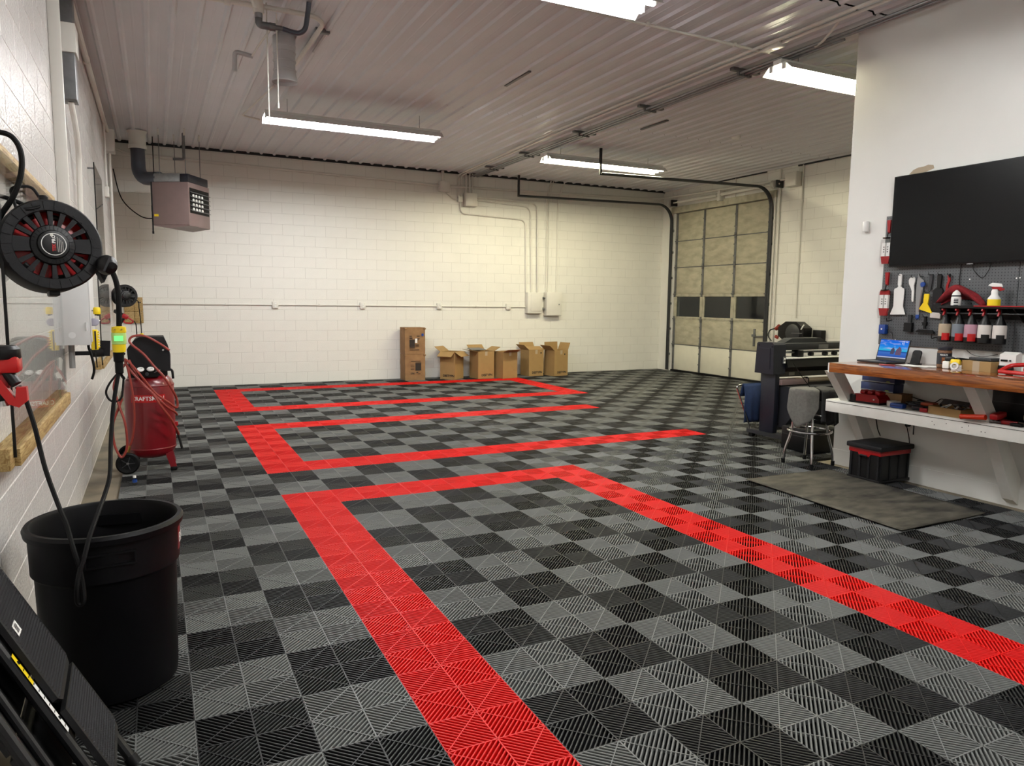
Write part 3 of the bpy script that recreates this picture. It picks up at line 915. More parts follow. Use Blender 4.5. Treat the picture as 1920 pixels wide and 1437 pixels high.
# grey electrical cabinet with hinged face
t = thing('electrical_cabinet', 'flat grey electrical cabinet on the left wall under the reel', 'electrical panel', (XL + .1, .0, 1.27))
MB().box((XL + .001, -.18, 1.27), (XL + .17, .20, 1.93), bev=.004).build('case', MT['cabinet'], t)
MB().box((XL + .17, -.17, 1.29), (XL + .178, .19, 1.91), bev=.003).build('door', MT['cabinet'], t)
for z in (1.40, 1.82):
    MB().cyl((XL + .15, -.184, z - .03), (XL + .15, -.184, z + .03), .006, n=8).build('hinge', MT['cabinet'], t)
MB().cyl((XL + .06, -.18, 1.34), (XL + .06, -.183, 1.34), .022, n=20).build('knockout', MT['cabinet'], t)
pipe('conduit', 'grey conduit dropping from under the electrical cabinet', [(XL + .04, -.05, 1.27), (XL + .04, -.05, 1.10)], .02, 'greybox', rad=0)

# clear acrylic sheets in pine rails over the left wall
def acrylic(y0, y1, z0, z1, label, rails=True):
    t = thing('acrylic_panel', label, 'panel', (XL + .05, (y0 + y1) / 2, z0))
    MB().box((XL + .060, y0 + .08, z0 + .05), (XL + .066, y1, z1 - .02)).build('clear_sheet', MT['acrylic'], t, smooth=None)
    if rails:
        MB().box((XL + .001, y0, z0), (XL + .058, y1 + .05, z0 + .088), bev=.003).box((XL + .058, y0 + .10, z0), (XL + .078, y1 + .05, z0 + .07), bev=.002).build('bottom_rail', MT['pine'], t)
        MB().box((XL + .001, y0, z1 - .06), (XL + .055, y1 + .05, z1 + .02), bev=.003).build('top_rail', MT['pine'], t)
    if not rails:
        for y in (y0 + .12, y1 - .05):
            for z in (z0 + .1, z1 - .08):
                MB().cyl((XL + .001, y, z), (XL + .061, y, z), .01, n=8).build('standoff', MT['galv'], t)
    MB().box((XL + .058, y0 + .074, z0 + .04), (XL + .069, y0 + .082, z1 - .02)).build('edge_strip', MT['black'], t, smooth=None)
    return t
acrylic(-2.74, -.74, .93, 2.20, 'large clear sheet in pine rails on the left wall, nearest the trash can')
acrylic(2.62, 4.66, .85, 1.97, 'clear sheet in pine rails on the left wall, behind the compressor')
acrylic(2.9, 4.3, 2.04, 3.05, 'bare clear sheet high on the left wall, without pine rails', rails=False)
# ------------------------------------------------------------------ big cord reel on the left wall
def reel(name, label, c, n_, R, big=True):
    t = thing(name, label, 'reel', c)
    t.rotation_euler = Vector(n_).to_track_quat('Z', 'Y').to_euler()
    MB().lathe([(R * .735, .012), (R * .76, .022), (R * .96, .022), (R, .010), (R, -.11), (R * .96, -.13), (R * .8, -.135), (R * .8, -.12), (R * .93, -.11), (R * .93, 0), (R * .735, .0), (R * .735, .012)], n=48).build('housing_rim', MT['blackm'], t, local=True)
    for k in range(26 if big else 0):
        a = 2 * PI * k / 26
        p = Vector((math.cos(a), math.sin(a), 0))
        MB().bar(p * R * .78 + Vector((0, 0, .022)), p * R * .95 + Vector((0, 0, .022)), .008, .006).build('rim_rib', MT['blackm'], t, local=True, smooth=None)
    ns = 18 if big else 14
    for k in range(ns):
        a = 2 * PI * (k + .5) / ns
        if abs(math.sin(a)) < .25:
            continue
        p, q = Vector((math.cos(a), math.sin(a), 0)), Vector((-math.sin(a), math.cos(a), 0))
        w0, w1 = R * .055, R * .036
        MB().prism([(R * .38, -w1), (R * .76, -w0), (R * .76, w0), (R * .38, w1)], (0, 0, .0), p, q, (0, 0, .016)).build('spoke', MT['blackm'], t, local=True, smooth=None)
    for s_ in (-1, 1):
        pts = [(R * .36 * s_, -R * .14), (R * .76 * s_, -R * .17), (R * .76 * s_, R * .17), (R * .36 * s_, R * .14)]
        MB().prism(pts, (0, 0, .0), (1, 0, 0), (0, 1, 0), (0, 0, .018)).build('side_plate', MT['blackm'], t, local=True, smooth=None)
    MB().lathe([(R * .44, 0), (R * .44, .018), (R * .42, .024), (R * .32, .028), (R * .30, .036), (R * .26, .038), (0, .038)], n=40).build('hub', MT['black'], t, local=True)
    if big:
        for k in range(30):
            a = 2 * PI * k / 30
            p = Vector((math.cos(a), math.sin(a), 0))
            MB().bar(p * R * .33 + Vector((0, 0, .027)), p * R * .41 + Vector((0, 0, .025)), .003, .004).build('hub_groove', MT['blackm'], t, local=True, smooth=None)
    MB().lathe([(R * .92, -.045), (R * .92, -.04), (R * .4, -.022), (R * .38, -.022)], n=40).build('inner_spool', MT['brightred'] if big else MT['dkgrey'], t, local=True)
    coil = MB()
    for k in range(5):
        coil.tube([(math.cos(2 * PI * i / 40) * R * (.50 + .07 * k), math.sin(2 * PI * i / 40) * R * (.50 + .07 * k), -.04 - .006 * (k % 2)) for i in range(40)], R * .032, n=6, closed=True)
        if k in (1, 3): coil.tube([(math.cos(2 * PI * i / 40) * R * (.50 + .07 * k), math.sin(2 * PI * i / 40) * R * (.50 + .07 * k), -.06) for i in range(40)], R * .03, n=6, closed=True)
    if big:
        # only part of the turns fill the spool, the red drum shows in between
        for k in range(7):
            a0 = 2 * PI * k / 7 + .2
            MB().tube([(math.cos(a0 + i * .09) * R * (.62 + .04 * (k % 3)), math.sin(a0 + i * .09) * R * (.62 + .04 * (k % 3)), -.025) for i in range(5)], R * .06, n=8).build('wound_cord', MT['black'], t, local=True)
    else:
        coil.build('wound_hose', MT['black'], t, local=True)
    return t
R1 = .182
c1 = Vector((-1.237, -2.60, 1.812))
n1 = Vector((.30, -.95, .10)).normalized()
t = reel('cord_reel', 'large black and red cord reel on the left wall, nearest the viewer', c1, n1, R1)
ring = MB().lathe([(R1 * .228, .0385), (R1 * .236, .0392), (R1 * .244, .0385)], n=40)
ring.build('label_ring', MT['paper'], t, local=True)
text_mb('PRO', .017, (.000, .004, .0392), (0, 1, 0), (-1, 0, 0), align='LEFT', bold=.0006).build('lettering', MT['paper'], t, local=True, smooth=None)
text_mb('TEK', .017, (.000, .002, .0392), (0, 1, 0), (-1, 0, 0), align='RIGHT', bold=.0006).build('lettering', MT['brightred'], t, local=True, smooth=None)
for k in range(4):
    MB().box((.012 + k * .006, -.03, .0385), (.0135 + k * .006, .03 - .006 * k, .0392)).build('small_print', MT['pipe'], t, local=True, smooth=None)
MB().cyl((-.006, .036, .0385), (-.006, .036, .0395), .006, n=14).build('label_dot', MT['pipe'], t, local=True)
MB().tube(bend([(-.105, R1 * .80, -.03), (-.12, R1 + .045, -.04), (-.045, R1 + .060, -.04), (-.015, R1 * 1.0, -.03), (-.035, R1 * .80, .026), (-.09, R1 * .72, .026), (-.105, R1 * .80, -.03)], .025), .006, n=8).build('carry_handle', MT['blackm'], t, local=True)
MB().lathe([(.0, 0), (.016, 0), (.018, .014), (.014, .02), (0, .02)], (-.01, R1 + .002, -.03), axis=(0, 1, 0), n=16).build('top_boss', MT['black'], t, local=True)
MB().box((-.02, -R1 - .018, -.06), (.02, -R1 + .01, -.01), bev=.006).build('bottom_foot', MT['black'], t, local=True)
MB().prism([(R1 * .95, -.02), (R1 * 1.10, -.035), (R1 * 1.13, -.10), (R1 * 1.02, -.14), (R1 * .9, -.09)], (0, 0, -.07), (1, 0, 0), (0, 1, 0), (0, 0, .05)).build('cord_guide', MT['blackm'], t, local=True)
for q in ((R1 * 1.06, -.045), (R1 * 1.04, -.12)):
    MB().cyl((q[0], q[1], -.022), (q[0], q[1], -.014), .005, n=10).build('guide_screw', MT['chrome'], t, local=True)
MB().box((-.06, -.10, -.20), (.02, .10, -.13), bev=.01).bar((-.02, 0, -.16), (-.15, 0, -.20), .05, .14).build('wall_bracket', MT['blackm'], t, local=True)

t = thing('cord_stop', 'black ball stop on the cord beside the large reel', 'cord stop', (-1.047, -2.6, 1.70))
MB().lathe([(0, -.042), (.026, -.034), (.040, -.012), (.042, 0), (.040, .014), (.026, .034), (0, .042)], (-1.047, -2.6, 1.741), axis=(.5, -.8, -.4), n=22).build('ball', MT['black'], t)
MB().bar((-1.055, -2.645, 1.715), (-1.03, -2.645, 1.775), .006, .008).build('clamp_bolt', MT['dkgrey'], t, smooth=None)
t = thing('reel_cord', 'black cord from the large reel down to its yellow connector', 'cord', (-1.02, -2.6, 1.35))
MB().tube(spline([(-1.075, -2.58, 1.76), (-1.047, -2.6, 1.741), (-1.023, -2.6, 1.700), (-1.011, -2.6, 1.636), (-1.011, -2.6, 1.536), (-1.014, -2.6, 1.47)], 8), .011).build('cord', MT['rubber'], t)
t = thing('lit_connector', 'yellow cord connector with clear glowing window', 'connector', (-1.016, -2.6, 1.38))
MB().lathe([(0, 1.378), (.024, 1.378), (.026, 1.39), (.0265, 1.41), (.024, 1.412)], (-1.017, -2.6, 0), n=20).build('lower_collar', MT['yellow'], t)
MB().lathe([(.027, 1.412), (.028, 1.416), (.028, 1.455), (.027, 1.46)], (-1.016, -2.6, 0), n=20).build('clear_window', mat('pale_green_window', (190, 226, 130), .2), t)
MB().lathe([(.027, 1.46), (.0285, 1.465), (.027, 1.484), (.013, 1.487), (0, 1.487)], (-1.015, -2.6, 0), n=20).build('upper_collar', MT['yellow'], t)
MB().cbox((-1.016, -2.6285, 1.437), (.034, .003, .022)).build('indicator_lamp', emit('green_indicator', (.25, 1, .3), 1.1), t, smooth=None)
for dx in (-.013, .013):
    MB().cyl((-1.016 + dx, -2.626, 1.475), (-1.016 + dx, -2.631, 1.475), .0035, n=8).build('screw', MT['brass'], t)
t = thing('plug_cord', 'black cord looping from the yellow connector over the trash can', 'cord', (-1.02, -2.6, 1.3))
MB().lathe([(.021, 1.378), (.020, 1.34), (.016, 1.335), (.016, 1.29), (.011, 1.285), (.0, 1.28)], (-1.02, -2.6, 0), n=16).build('plug', MT['rubber'], t)
lp = [(-1.022, -2.6, 1.30), (-1.046, -2.65, 1.16), (-1.059, -2.72, 1.015), (-1.064, -2.8, 0.899), (-1.081, -2.86, 0.836), (-1.1, -2.94, 0.79), (-1.126, -3.03, 0.724), (-1.143, -3.08, 0.66), (-1.157, -3.1, 0.62), (-1.169, -3.12, 0.56), (-1.171, -3.11, 0.507), (-1.160, -3.11, 0.492), (-1.150, -3.11, 0.507), (-1.151, -3.1, 0.56), (-1.160, -3.09, 0.625), (-1.176, -3.08, 0.695), (-1.196, -3.05, 0.779), (-1.216, -3.03, 0.836), (-1.259, -2.98, 0.978), (-1.288, -2.95, 1.134), (-1.313, -2.93, 1.235)]
MB().tube(spline(lp, 6), .0085, n=8).build('cord', MT['rubber'], t)

pipe('supply_hose', 'thick black supply hose arching over the large reel', spline([(-1.45, -2.55, 2.24), (-1.385, -2.6, 2.238), (-1.345, -2.6, 2.222), (-1.322, -2.6, 2.17), (-1.325, -2.6, 2.09), (-1.355, -2.6, 2.0), (-1.40, -2.58, 1.93), (-1.44, -2.56, 1.86)], 8), .0105, 'rubber', 'hose', rad=0)
pipe('supply_hose', 'second black hose hugging the wall behind the large reel', spline([(-1.45, -2.45, 2.02), (-1.39, -2.5, 2.0), (-1.33, -2.5, 1.97), (-1.30, -2.48, 1.9)], 8), .009, 'rubber', 'hose', rad=0)

# red tool hanging at the left edge
t = thing('hand_blower', 'red power tool with black cap at the left picture edge', 'power tool', (-1.37, -2.95, 1.25))
MB().box((-1.43, -3.00, 1.335), (-1.318, -2.90, 1.395), bev=.012).build('body', MT['brightred'], t)
MB().lathe([(0, 1.435), (.045, 1.432), (.056, 1.42), (.058, 1.39), (.055, 1.385)], (-1.372, -2.95, 0), n=24).build('cap', MT['black'], t)
MB().box((-1.42, -2.985, 1.275), (-1.352, -2.915, 1.34), bev=.012).build('lower_body', MT['red'], t)
MB().cyl((-1.375, -2.965, 1.365), (-1.330, -2.985, 1.295), .019, .019, n=16).build('grip_tube', MT['black'], t)
MB().cyl((-1.372, -2.965, 1.360), (-1.362, -2.969, 1.345), .023, .021, n=16).build('grip_collar', MT['brightred'], t)
MB().prism([(-1.40, 1.30), (-1.375, 1.315), (-1.335, 1.245), (-1.330, 1.285), (-1.300, 1.285), (-1.298, 1.235), (-1.325, 1.212), (-1.355, 1.225)], (0, -2.995, 0), (1, 0, 0), (0, 0, 1), (0, .04, 0)).build('guard_bracket', MT['brightred'], t)
MB().cyl((-1.328, -2.965, 1.285), (-1.312, -2.955, 1.232), .011, .008, n=12).build('cord_boot', MT['black'], t)
MB().cyl((-1.385, -2.95, 1.28), (-1.378, -2.95, 1.235), .032, .027, n=18).build('nozzle', MT['black'], t)
MB().cyl((-1.378, -2.95, 1.236), (-1.376, -2.95, 1.215), .021, .02, n=18).build('nozzle_tip', MT['chrome'], t)
MB().box((-1.459, -2.98, 1.33), (-1.425, -2.92, 1.40), bev=.004).build('wall_hook', MT['black'], t)

# ------------------------------------------------------------------ trash can
cx, cy = -1.092, -2.72
t = thing('trash_can', 'large round black trash can with red side lettering', 'trash can', (cx, cy, 0))
MB().lathe([(0, .0), (.232, 0), (.247, .012), (.250, .05), (.260, .50), (.263, .505), (.273, .515), (.276, .665), (.289, .668), (.293, .69), (.285, .703), (.270, .703), (.264, .69), (.256, .50), (.240, .03), (0, .02)], (cx, cy, 0), n=64).build('body', MT['can'], t)
for a in (-PI / 2 + .10, PI / 2 - .15):
    p = Vector((math.cos(a), math.sin(a), 0)); q = Vector((-math.sin(a), math.cos(a), 0))
    o_ = Vector((cx, cy, 0))
    h = MB()
    fr = o_ + p * .2755
    h.bar(fr + q * -.085 + Vector((0, 0, .632)), fr + q * .085 + Vector((0, 0, .632)), .006, .008)
    h.bar(fr + q * -.085 + Vector((0, 0, .585)), fr + q * .085 + Vector((0, 0, .585)), .006, .008)
    h.bar(fr + q * -.085 + Vector((0, 0, .585)), fr + q * -.085 + Vector((0, 0, .635)), .006, .006)
    h.bar(fr + q * .085 + Vector((0, 0, .585)), fr + q * .085 + Vector((0, 0, .635)), .006, .006)
    h.build('handle_recess', MT['can'], t, smooth=None)
b = MB()
MB().grid(lambda u, v: Vector((cx + (.2738 + .0008 + .003 * v) * math.cos(-.28 + .62 * u), cy + (.2738 + .0008 + .003 * v) * math.sin(-.28 + .62 * u), .55 + .10 * v)), 12, 1).build('red_sticker', MT['tank'], t)
rr = .2775
text_mb('BRUTE', .06, (0, 0, 0), (1, 0, 0), (0, 0, 1), warp=lambda x, y: Vector((cx + (rr + .0026) * math.cos(.05 + x / rr), cy + (rr + .0026) * math.sin(.05 + x / rr), .60 + y))).build('lettering', MT['paper'], t, smooth=None)
MB().prism([(-.09, .0), (.09, 0), (.08, .045), (-.08, .045)], (cx + .04, cy + .250, .60), (1, -.15, 0), (0, 0, 1), (0, -.012, 0)).build('inner_handle', MT['can'], t, smooth=None)

# ------------------------------------------------------------------ folded step ladder leaning at lower left
F0, D, Wv = Vector((-1.0, -3.41, .012)), Vector((-.40, .31, .59)), Vector((.03, -1, 0)).normalized()
Nn = Wv.cross(D).normalized()
if Nn.z < 0: Nn = -Nn
t = thing('step_ladder', 'folded black step ladder leaning in the lower left corner', 'ladder', F0)
def LP(s_, w, n=0): return F0 + D * s_ + Wv * w + Nn * n
for w, lab in ((0, 'far'), (.365, 'near')):
    MB().tube([LP(0, w), LP(1.06, w)], .017, n=10).build('front_rail', MT['black'], t)
    MB().cyl(LP(-.01, w), LP(.035, w), .022, n=12).build('rubber_foot', MT['rubber'], t)
    for s_ in (.53, .80):
        MB().cyl(LP(s_, w, .016), LP(s_, w, .021), .007, n=10).build('rivet', MT['chrome'], t)
for w in (.04, .43):
    MB().tube([LP(.05, w, -.06), LP(1.02, w, -.045)], .014, n=10).build('rear_leg', MT['black'], t)
MB().tube([LP(.12, .04, -.06), LP(.12, .43, -.06)], .012, n=8).build('rear_brace', MT['black'], t)
for s0, s1 in ((.30, .60), (.62, .98)):
    MB().prism([(s0, .0), (s1, .0), (s1, .56), (s0, .56)], F0 - Nn * .075, D, Wv, Nn * .012).build('rear_plate', MT['black'], t, smooth=None)
MB().tube([LP(.02, .56, -.05), LP(1.0, .56, -.04)], .018, n=10).build('outer_rail', MT['black'], t)
for s0, s1, nm in ((.555, 1.12, 'upper'), (.20, .535, 'lower')):
    tr = MB()
    c_ = .04
    poly = [(s0 + .03, .02), (s1, .02), (s1, .345), (s0 + .03, .345), (s0, .31), (s0, .055)]
    tr.prism(poly, F0 + Nn * .022, D, Wv, Nn * .018)
    o = tr.build('tread', MT['blackm'], t, smooth=None)
    bumps = MB()
    ns_ = int((s1 - s0) / .0155)
    for i in range(1, ns_):
        for j in range(28):
            s_ = s0 + .012 + i * .0155
            w = .04 + j * .0105 + (.005 if i % 2 else 0)
            if s_ > s1 - .01: continue
            p = LP(s_, w, .0402)
            e1, e2 = D.normalized() * .0058, Wv * .0048
            bumps.add([p + e1, p + e2, p - e1, p - e2, p + Nn * .0055], [(0, 1, 4), (1, 2, 4), (2, 3, 4), (3, 0, 4)])
    b_ = bumps.build('tread_grip', MT['grip'], o, smooth=None)
    b_['kind'] = 'stuff'
bl_ = MB().prism([(0, 0), (.055, 0), (.055, .04), (0, .04)], LP(.86, .30, .0435), Wv * -1, D.normalized(), Nn * .0008).build('barcode_label', MT['paper'], t, smooth=None)
for k in range(6):
    MB().prism([(.012, 0), (.040, 0), (.040, .0035), (.012, .0035)], LP(.86, .30, .0444) + D.normalized() * (.008 + k * .0045), Wv * -1, D.normalized(), Nn * .0003).build('barcode_line', MT['ink'], bl_, smooth=None)
q0 = LP(.50, .365, .016)
for a, b_, m_ in ((.47, .70, 'paper'), (.70, .84, 'yellow')):
    MB().prism([(-.011, 0), (.011, 0), (.011, (b_ - a) * D.length), (-.011, (b_ - a) * D.length)], LP(a, .365, .0185), Wv, D.normalized(), Nn * .0008).build('rail_label', MT[m_], t, smooth=None)
for k in range(10):
    MB().prism([(-.008, 0), (.006, 0), (.006, .004), (-.008, .004)], LP(.49 + .034 * k, .365, .0194), Wv, D.normalized(), Nn * .0003).build('rail_print', MT['ink'], t, smooth=None)

# ------------------------------------------------------------------ air compressor
ax_, ay_ = -.952, 1.46
t = thing('air_compressor', 'upright red air compressor with black motor cover by the left wall', 'compressor', (ax_, ay_, 0))
Rt = .212
MB().lathe([(0, .115), (.09, .118), (.16, .135), (.195, .165), (Rt, .215), (Rt, .80), (.195, .85), (.16, .885), (.09, .905), (0, .91)], (ax_, ay_, 0), n=48).build('tank', MT['tank'], t)
for z in (.215, .80):
    MB().lathe([(Rt, z - .008), (Rt + .0025, z - .004), (Rt + .0025, z + .004), (Rt, z + .008)], (ax_, ay_, 0), n=48).build('weld_seam', MT['tank'], t)
a_c = math.atan2(CAMP.y - ay_, CAMP.x - ax_)
def onT(x, z, r=Rt + .0012): return Vector((ax_ + r * math.cos(a_c + x / Rt), ay_ + r * math.sin(a_c + x / Rt), z))
MB().grid(lambda u, v: onT(-.165 + .30 * u, .655 + .07 * v), 20, 1).build('brand_plate', MT['brightred'], t)
text_mb('CRAFTSMAN', .053, (0, 0, 0), (1, 0, 0), (0, 0, 1), bold=.0008, warp=lambda x, y: onT(x * .93 - .015, .69 + y, Rt + .0026)).build('lettering', MT['paper'], t, smooth=None)
# motor shroud
MB().prism([(-.155, .935), (.185, .935), (.190, 1.08), (.175, 1.16), (.14, 1.25), (-.06, 1.25), (-.10, 1.225), (-.165, 1.14)], (ax_, ay_ - .15, 0), (1, 0, 0), (0, 0, 1), (0, .33, 0)).build('motor_cover', MT['blackm'], t)
for k in range(16):
    MB().cbox((ax_ + .188, ay_ - .151, .96 + k * .009), (.008, .004, .004)).build('vent_slot', MT['dgalv'], t, smooth=None)
MB().cyl((ax_ + .13, ay_ - .15, 1.13), (ax_ + .13, ay_ - .156, 1.13), .008, n=12).build('cover_screw', MT['chrome'], t)
MB().cyl((ax_ - .02, ay_, .90), (ax_ - .02, ay_, .94), .06).cbox((ax_ + .06, ay_, .915), (.2, .2, .05)).build('pump_base', MT['black'], t)
MB().prism([(-.15, 0), (.10, 0), (.12, .05), (-.13, .10)], (ax_ - .02, ay_ - .19, .885), (1, 0, 0), (0, -.1, 1), (0, .06, 0)).build('control_panel', MT['black'], t)
for x in (-.06, .02):
    ga = MB().lathe([(0, .0), (.029, 0), (.031, .006), (.027, .012), (0, .012)], (ax_ + x, ay_ - .205, .957), axis=(0, -.5, .8), n=20).build('pressure_gauge', MT['paper'], t)
    MB().bar((ax_ + x, ay_ - .212, .968), (ax_ + x + .014, ay_ - .214, .974), .002, .002).build('gauge_needle', MT['ink'], ga, smooth=None)
MB().tube([(ax_ + .05, ay_ - .21, .93), (ax_ + .10, ay_ - .235, .955)], .004, n=8).build('valve_lever', MT['chrome'], t)
MB().cyl((ax_ - .01, ay_ - .21, .92), (ax_ - .01, ay_ - .24, .92), .016, n=12).build('regulator_knob', MT['dkgrey'], t)
MB().tube(bend([(ax_ + .14, ay_ - .1, .94), (ax_ + .20, ay_ - .12, .95), (ax_ + .205, ay_ - .12, .86)], .04), .011).build('discharge_tube', MT['black'], t)
MB().tube(bend([(ax_ - .20, ay_ - .02, .86), (ax_ - .235, ay_ - .04, .92), (ax_ - .225, ay_ - .04, 1.06), (ax_ - .19, ay_ - .02, 1.10)], .05), .013).build('push_handle', MT['black'], t)
MB().prism([(.115, .16), (.175, .19), (.205, .03), (.155, .02)], (ax_, ay_ - .16, 0), (1, 0, 0), (0, 0, 1), (0, .05, 0)).build('leg', MT['tank'], t)
MB().cbox((ax_ + .18, ay_ - .135, .018), (.06, .06, .035), bev=.008).build('rubber_foot', MT['rubber'], t)
MB().prism([(.115, .16), (.175, .19), (.205, .03), (.155, .02)], (ax_, ay_ + .12, 0), (1, 0, 0), (0, 0, 1), (0, .05, 0)).build('leg', MT['tank'], t)
for y in (ay_ - .17, ay_ + .24):
    wh = MB().lathe([(.0, -.022), (.05, -.022), (.052, -.016), (.085, -.022), (.098, -.014), (.1, 0), (.098, .014), (.085, .022), (.052, .016), (.05, .022), (0, .022)], (ax_ - .20, y, .1), axis=(0, 1, 0), n=32).build('wheel', MT['rubber'], t)
    for k in range(5):
        a = 2 * PI * k / 5
        MB().bar((ax_ - .2 + .012 * math.cos(a), y - .022, .1 + .012 * math.sin(a)), (ax_ - .2 + .06 * math.cos(a), y - .02, .1 + .06 * math.sin(a)), .01, .006).build('wheel_spoke', MT['dkgrey'], wh, smooth=None)
    MB().cyl((ax_ - .20, y - .026, .1), (ax_ - .20, y + .026, .1), .012, n=12).build('axle_nut', MT['chrome'], wh)
MB().cyl((ax_ - .20, ay_ - .17, .1), (ax_ - .20, ay_ + .24, .1), .01, n=10).bar((ax_ - .2, ay_ - .05, .1), (ax_ - .14, ay_ - .04, .22), .03, .05).bar((ax_ - .2, ay_ + .1, .1), (ax_ - .14, ay_ + .08, .22), .03, .05).build('axle', MT['tank'], t)
MB().tube(bend([(ax_ + .20, ay_ + .02, .40), (ax_ + .235, ay_, .30), (ax_ + .26, ay_ - .02, .17)], .05), .012).build('drain_hose', MT['black'], t)
MB().cbox((ax_ + .218, ay_ - .03, .42), (.03, .03, .04), bev=.006).build('drain_valve', MT['red'], t)
def hose(label, pts, r=.0105, m='orange_hose', nm='air_hose', cat='hose', k=8, ends=()):
    t_ = thing(nm, label, cat, pts[0])
    MB().tube(spline(pts, k), r, n=8).build('hose', MT[m], t_)
    for p0, p1, rr_ in ends:
        MB().cyl(p0, p1, rr_, n=10).build('brass_fitting', MT['brass'], t_)
    return t_
yf = ay_ - Rt - .03
hose('red air hose coiled over the compressor and hanging down its front', [
    (-.77, 1.25, 1.13), (-.86, 1.28, 1.20), (-.97, 1.28, 1.262), (-1.055, 1.27, 1.262), (-1.09, 1.27, 1.23), (-1.075, 1.25, 1.19),
    (-.98, 1.22, 1.10), (-.90, 1.20, .99), (-.83, 1.19, .90), (-.76, 1.21, .77), (-.725, 1.25, .67), (-.73, 1.24, .60), (-.80, 1.19, .66), (-.90, 1.16, .75), (-1.0, 1.14, .90), (-1.075, 1.14, 1.01), (-1.125, 1.16, 1.06), (-1.13, 1.18, 1.04),
    (-1.08, 1.15, .95), (-1.01, 1.14, .86), (-.92, 1.14, .75), (-.82, 1.16, .63), (-.745, 1.22, .56), (-.73, 1.26, .53)])
hose('second red air hose loop running across the compressor label', [
    (-1.10, 1.22, 1.05), (-1.05, 1.16, .93), (-1.0, 1.14, .84), (-.93, 1.13, .76), (-.85, 1.14, .62), (-.78, 1.18, .50), (-.74, 1.24, .40), (-.72, 1.30, .34)])
hose('red hose with brass tip hanging straight down the compressor', [(-1.13, 1.17, 1.06), (-1.105, 1.15, .95), (-1.08, 1.15, .72), (-1.078, 1.16, .53), (-1.10, 1.17, .36), (-1.128, 1.17, .28)], ends=[((-1.128, 1.17, .285), (-1.140, 1.17, .225), .014)])
hose('red hose loop drooping beside the compressor wheel', [(-1.13, 1.18, 1.02), (-1.19, 1.14, .93), (-1.225, 1.12, .82), (-1.19, 1.10, .66), (-1.15, 1.08, .50), (-1.142, 1.08, .32), (-1.165, 1.08, .23), (-1.20, 1.08, .21), (-1.243, 1.09, .33), (-1.245, 1.1, .5), (-1.195, 1.12, .64), (-1.165, 1.14, .72)])
hose('black power cord looped left of the compressor', [(-1.16, 1.3, .96), (-1.20, 1.16, .93), (-1.26, 1.12, .85), (-1.285, 1.1, .78), (-1.26, 1.1, .715), (-1.21, 1.1, .70), (-1.17, 1.12, .73), (-1.155, 1.15, .82), (-1.15, 1.25, .9)], .009, 'rubber', 'extension_cord', 'cord')

# ------------------------------------------------------------------ far left corner
t = reel('hose_reel', 'small black hose reel by the far left corner', (-1.27, 6.60, 1.63), (.35, -.93, .05), .172, False)
MB().box((-.03, -.05, -.20), (.03, .05, -.13), bev=.008).bar((0, 0, -.17), (-.14, 0, -.20), .04, .08).build('wall_bracket', MT['blackm'], t, local=True)
t = thing('backing_board', 'plywood board behind the small hose reel', 'board', (-1.21, YB, 1.16))
for (x0, x1, z0, z1) in ((-1.353, -1.20, 1.16, 1.36), (-1.195, -1.06, 1.16, 1.36), (-1.353, -1.20, 1.365, 1.61), (-1.195, -1.06, 1.365, 1.61)):
    MB().box((x0, YB - .05, z0), (x1, YB - .03, z1), bev=.003).build('panel', MT['pine'], t)
MB().box((-1.35, YB - .03, 1.18), (-1.07, YB - .001, 1.60)).build('cleat', MT['pine'], t, smooth=None)
for x, z in ((-1.13, 1.52), (-1.10, 1.52)):
    MB().cyl((x, YB - .052, z), (x, YB - .05, z), .012, n=10).build('knot', MT['ink'], t)
t = thing('fuel_nozzle', 'red hose nozzle with looped guard under the small reel', 'nozzle', (-1.26, 6.3, 1.2))
MB().cbox((-1.28, 6.3, 1.32), (.09, .06, .07), rot=(0, .5, 0), bev=.012).build('body', MT['red'], t)
MB().tube(bend([(-1.30, 6.3, 1.30), (-1.30, 6.3, 1.225), (-1.20, 6.3, 1.215), (-1.17, 6.3, 1.25), (-1.25, 6.3, 1.31)], .03), .012, n=8).build('guard', MT['red'], t)
MB().cyl((-1.30, 6.3, 1.29), (-1.35, 6.3, 1.20), .02, .014).build('spout', MT['black'], t)
MB().bar((-1.30, 6.3, 1.33), (-1.42, 6.45, 1.40), .03, .05).build('holder', MT['black'], t)
hose('thin black hose trailing from the red nozzle', [(-1.18, 6.3, 1.26), (-1.14, 6.3, 1.2), (-1.135, 6.3, 1.0), (-1.13, 6.3, .85)], .008, 'rubber')
t = thing('drop_cord', 'thin black cord with small yellow plug beside the small reel', 'cord', (-.98, 6.4, 1.05))
MB().tube(spline([(-1.22, 6.55, 1.60), (-1.10, 6.45, 1.55), (-1.09, 6.4, 1.45), (-1.075, 6.4, 1.2), (-1.07, 6.4, 1.02)], 6), .007).build('cord', MT['rubber'], t)
MB().cyl((-1.07, 6.4, 1.06), (-1.07, 6.4, .98), .025, .022, n=14).build('plug', MT['yellow'], t)
MB().cyl((-1.07, 6.4, .98), (-1.07, 6.4, .94), .02, .012, n=12).build('plug_boot', MT['black'], t)

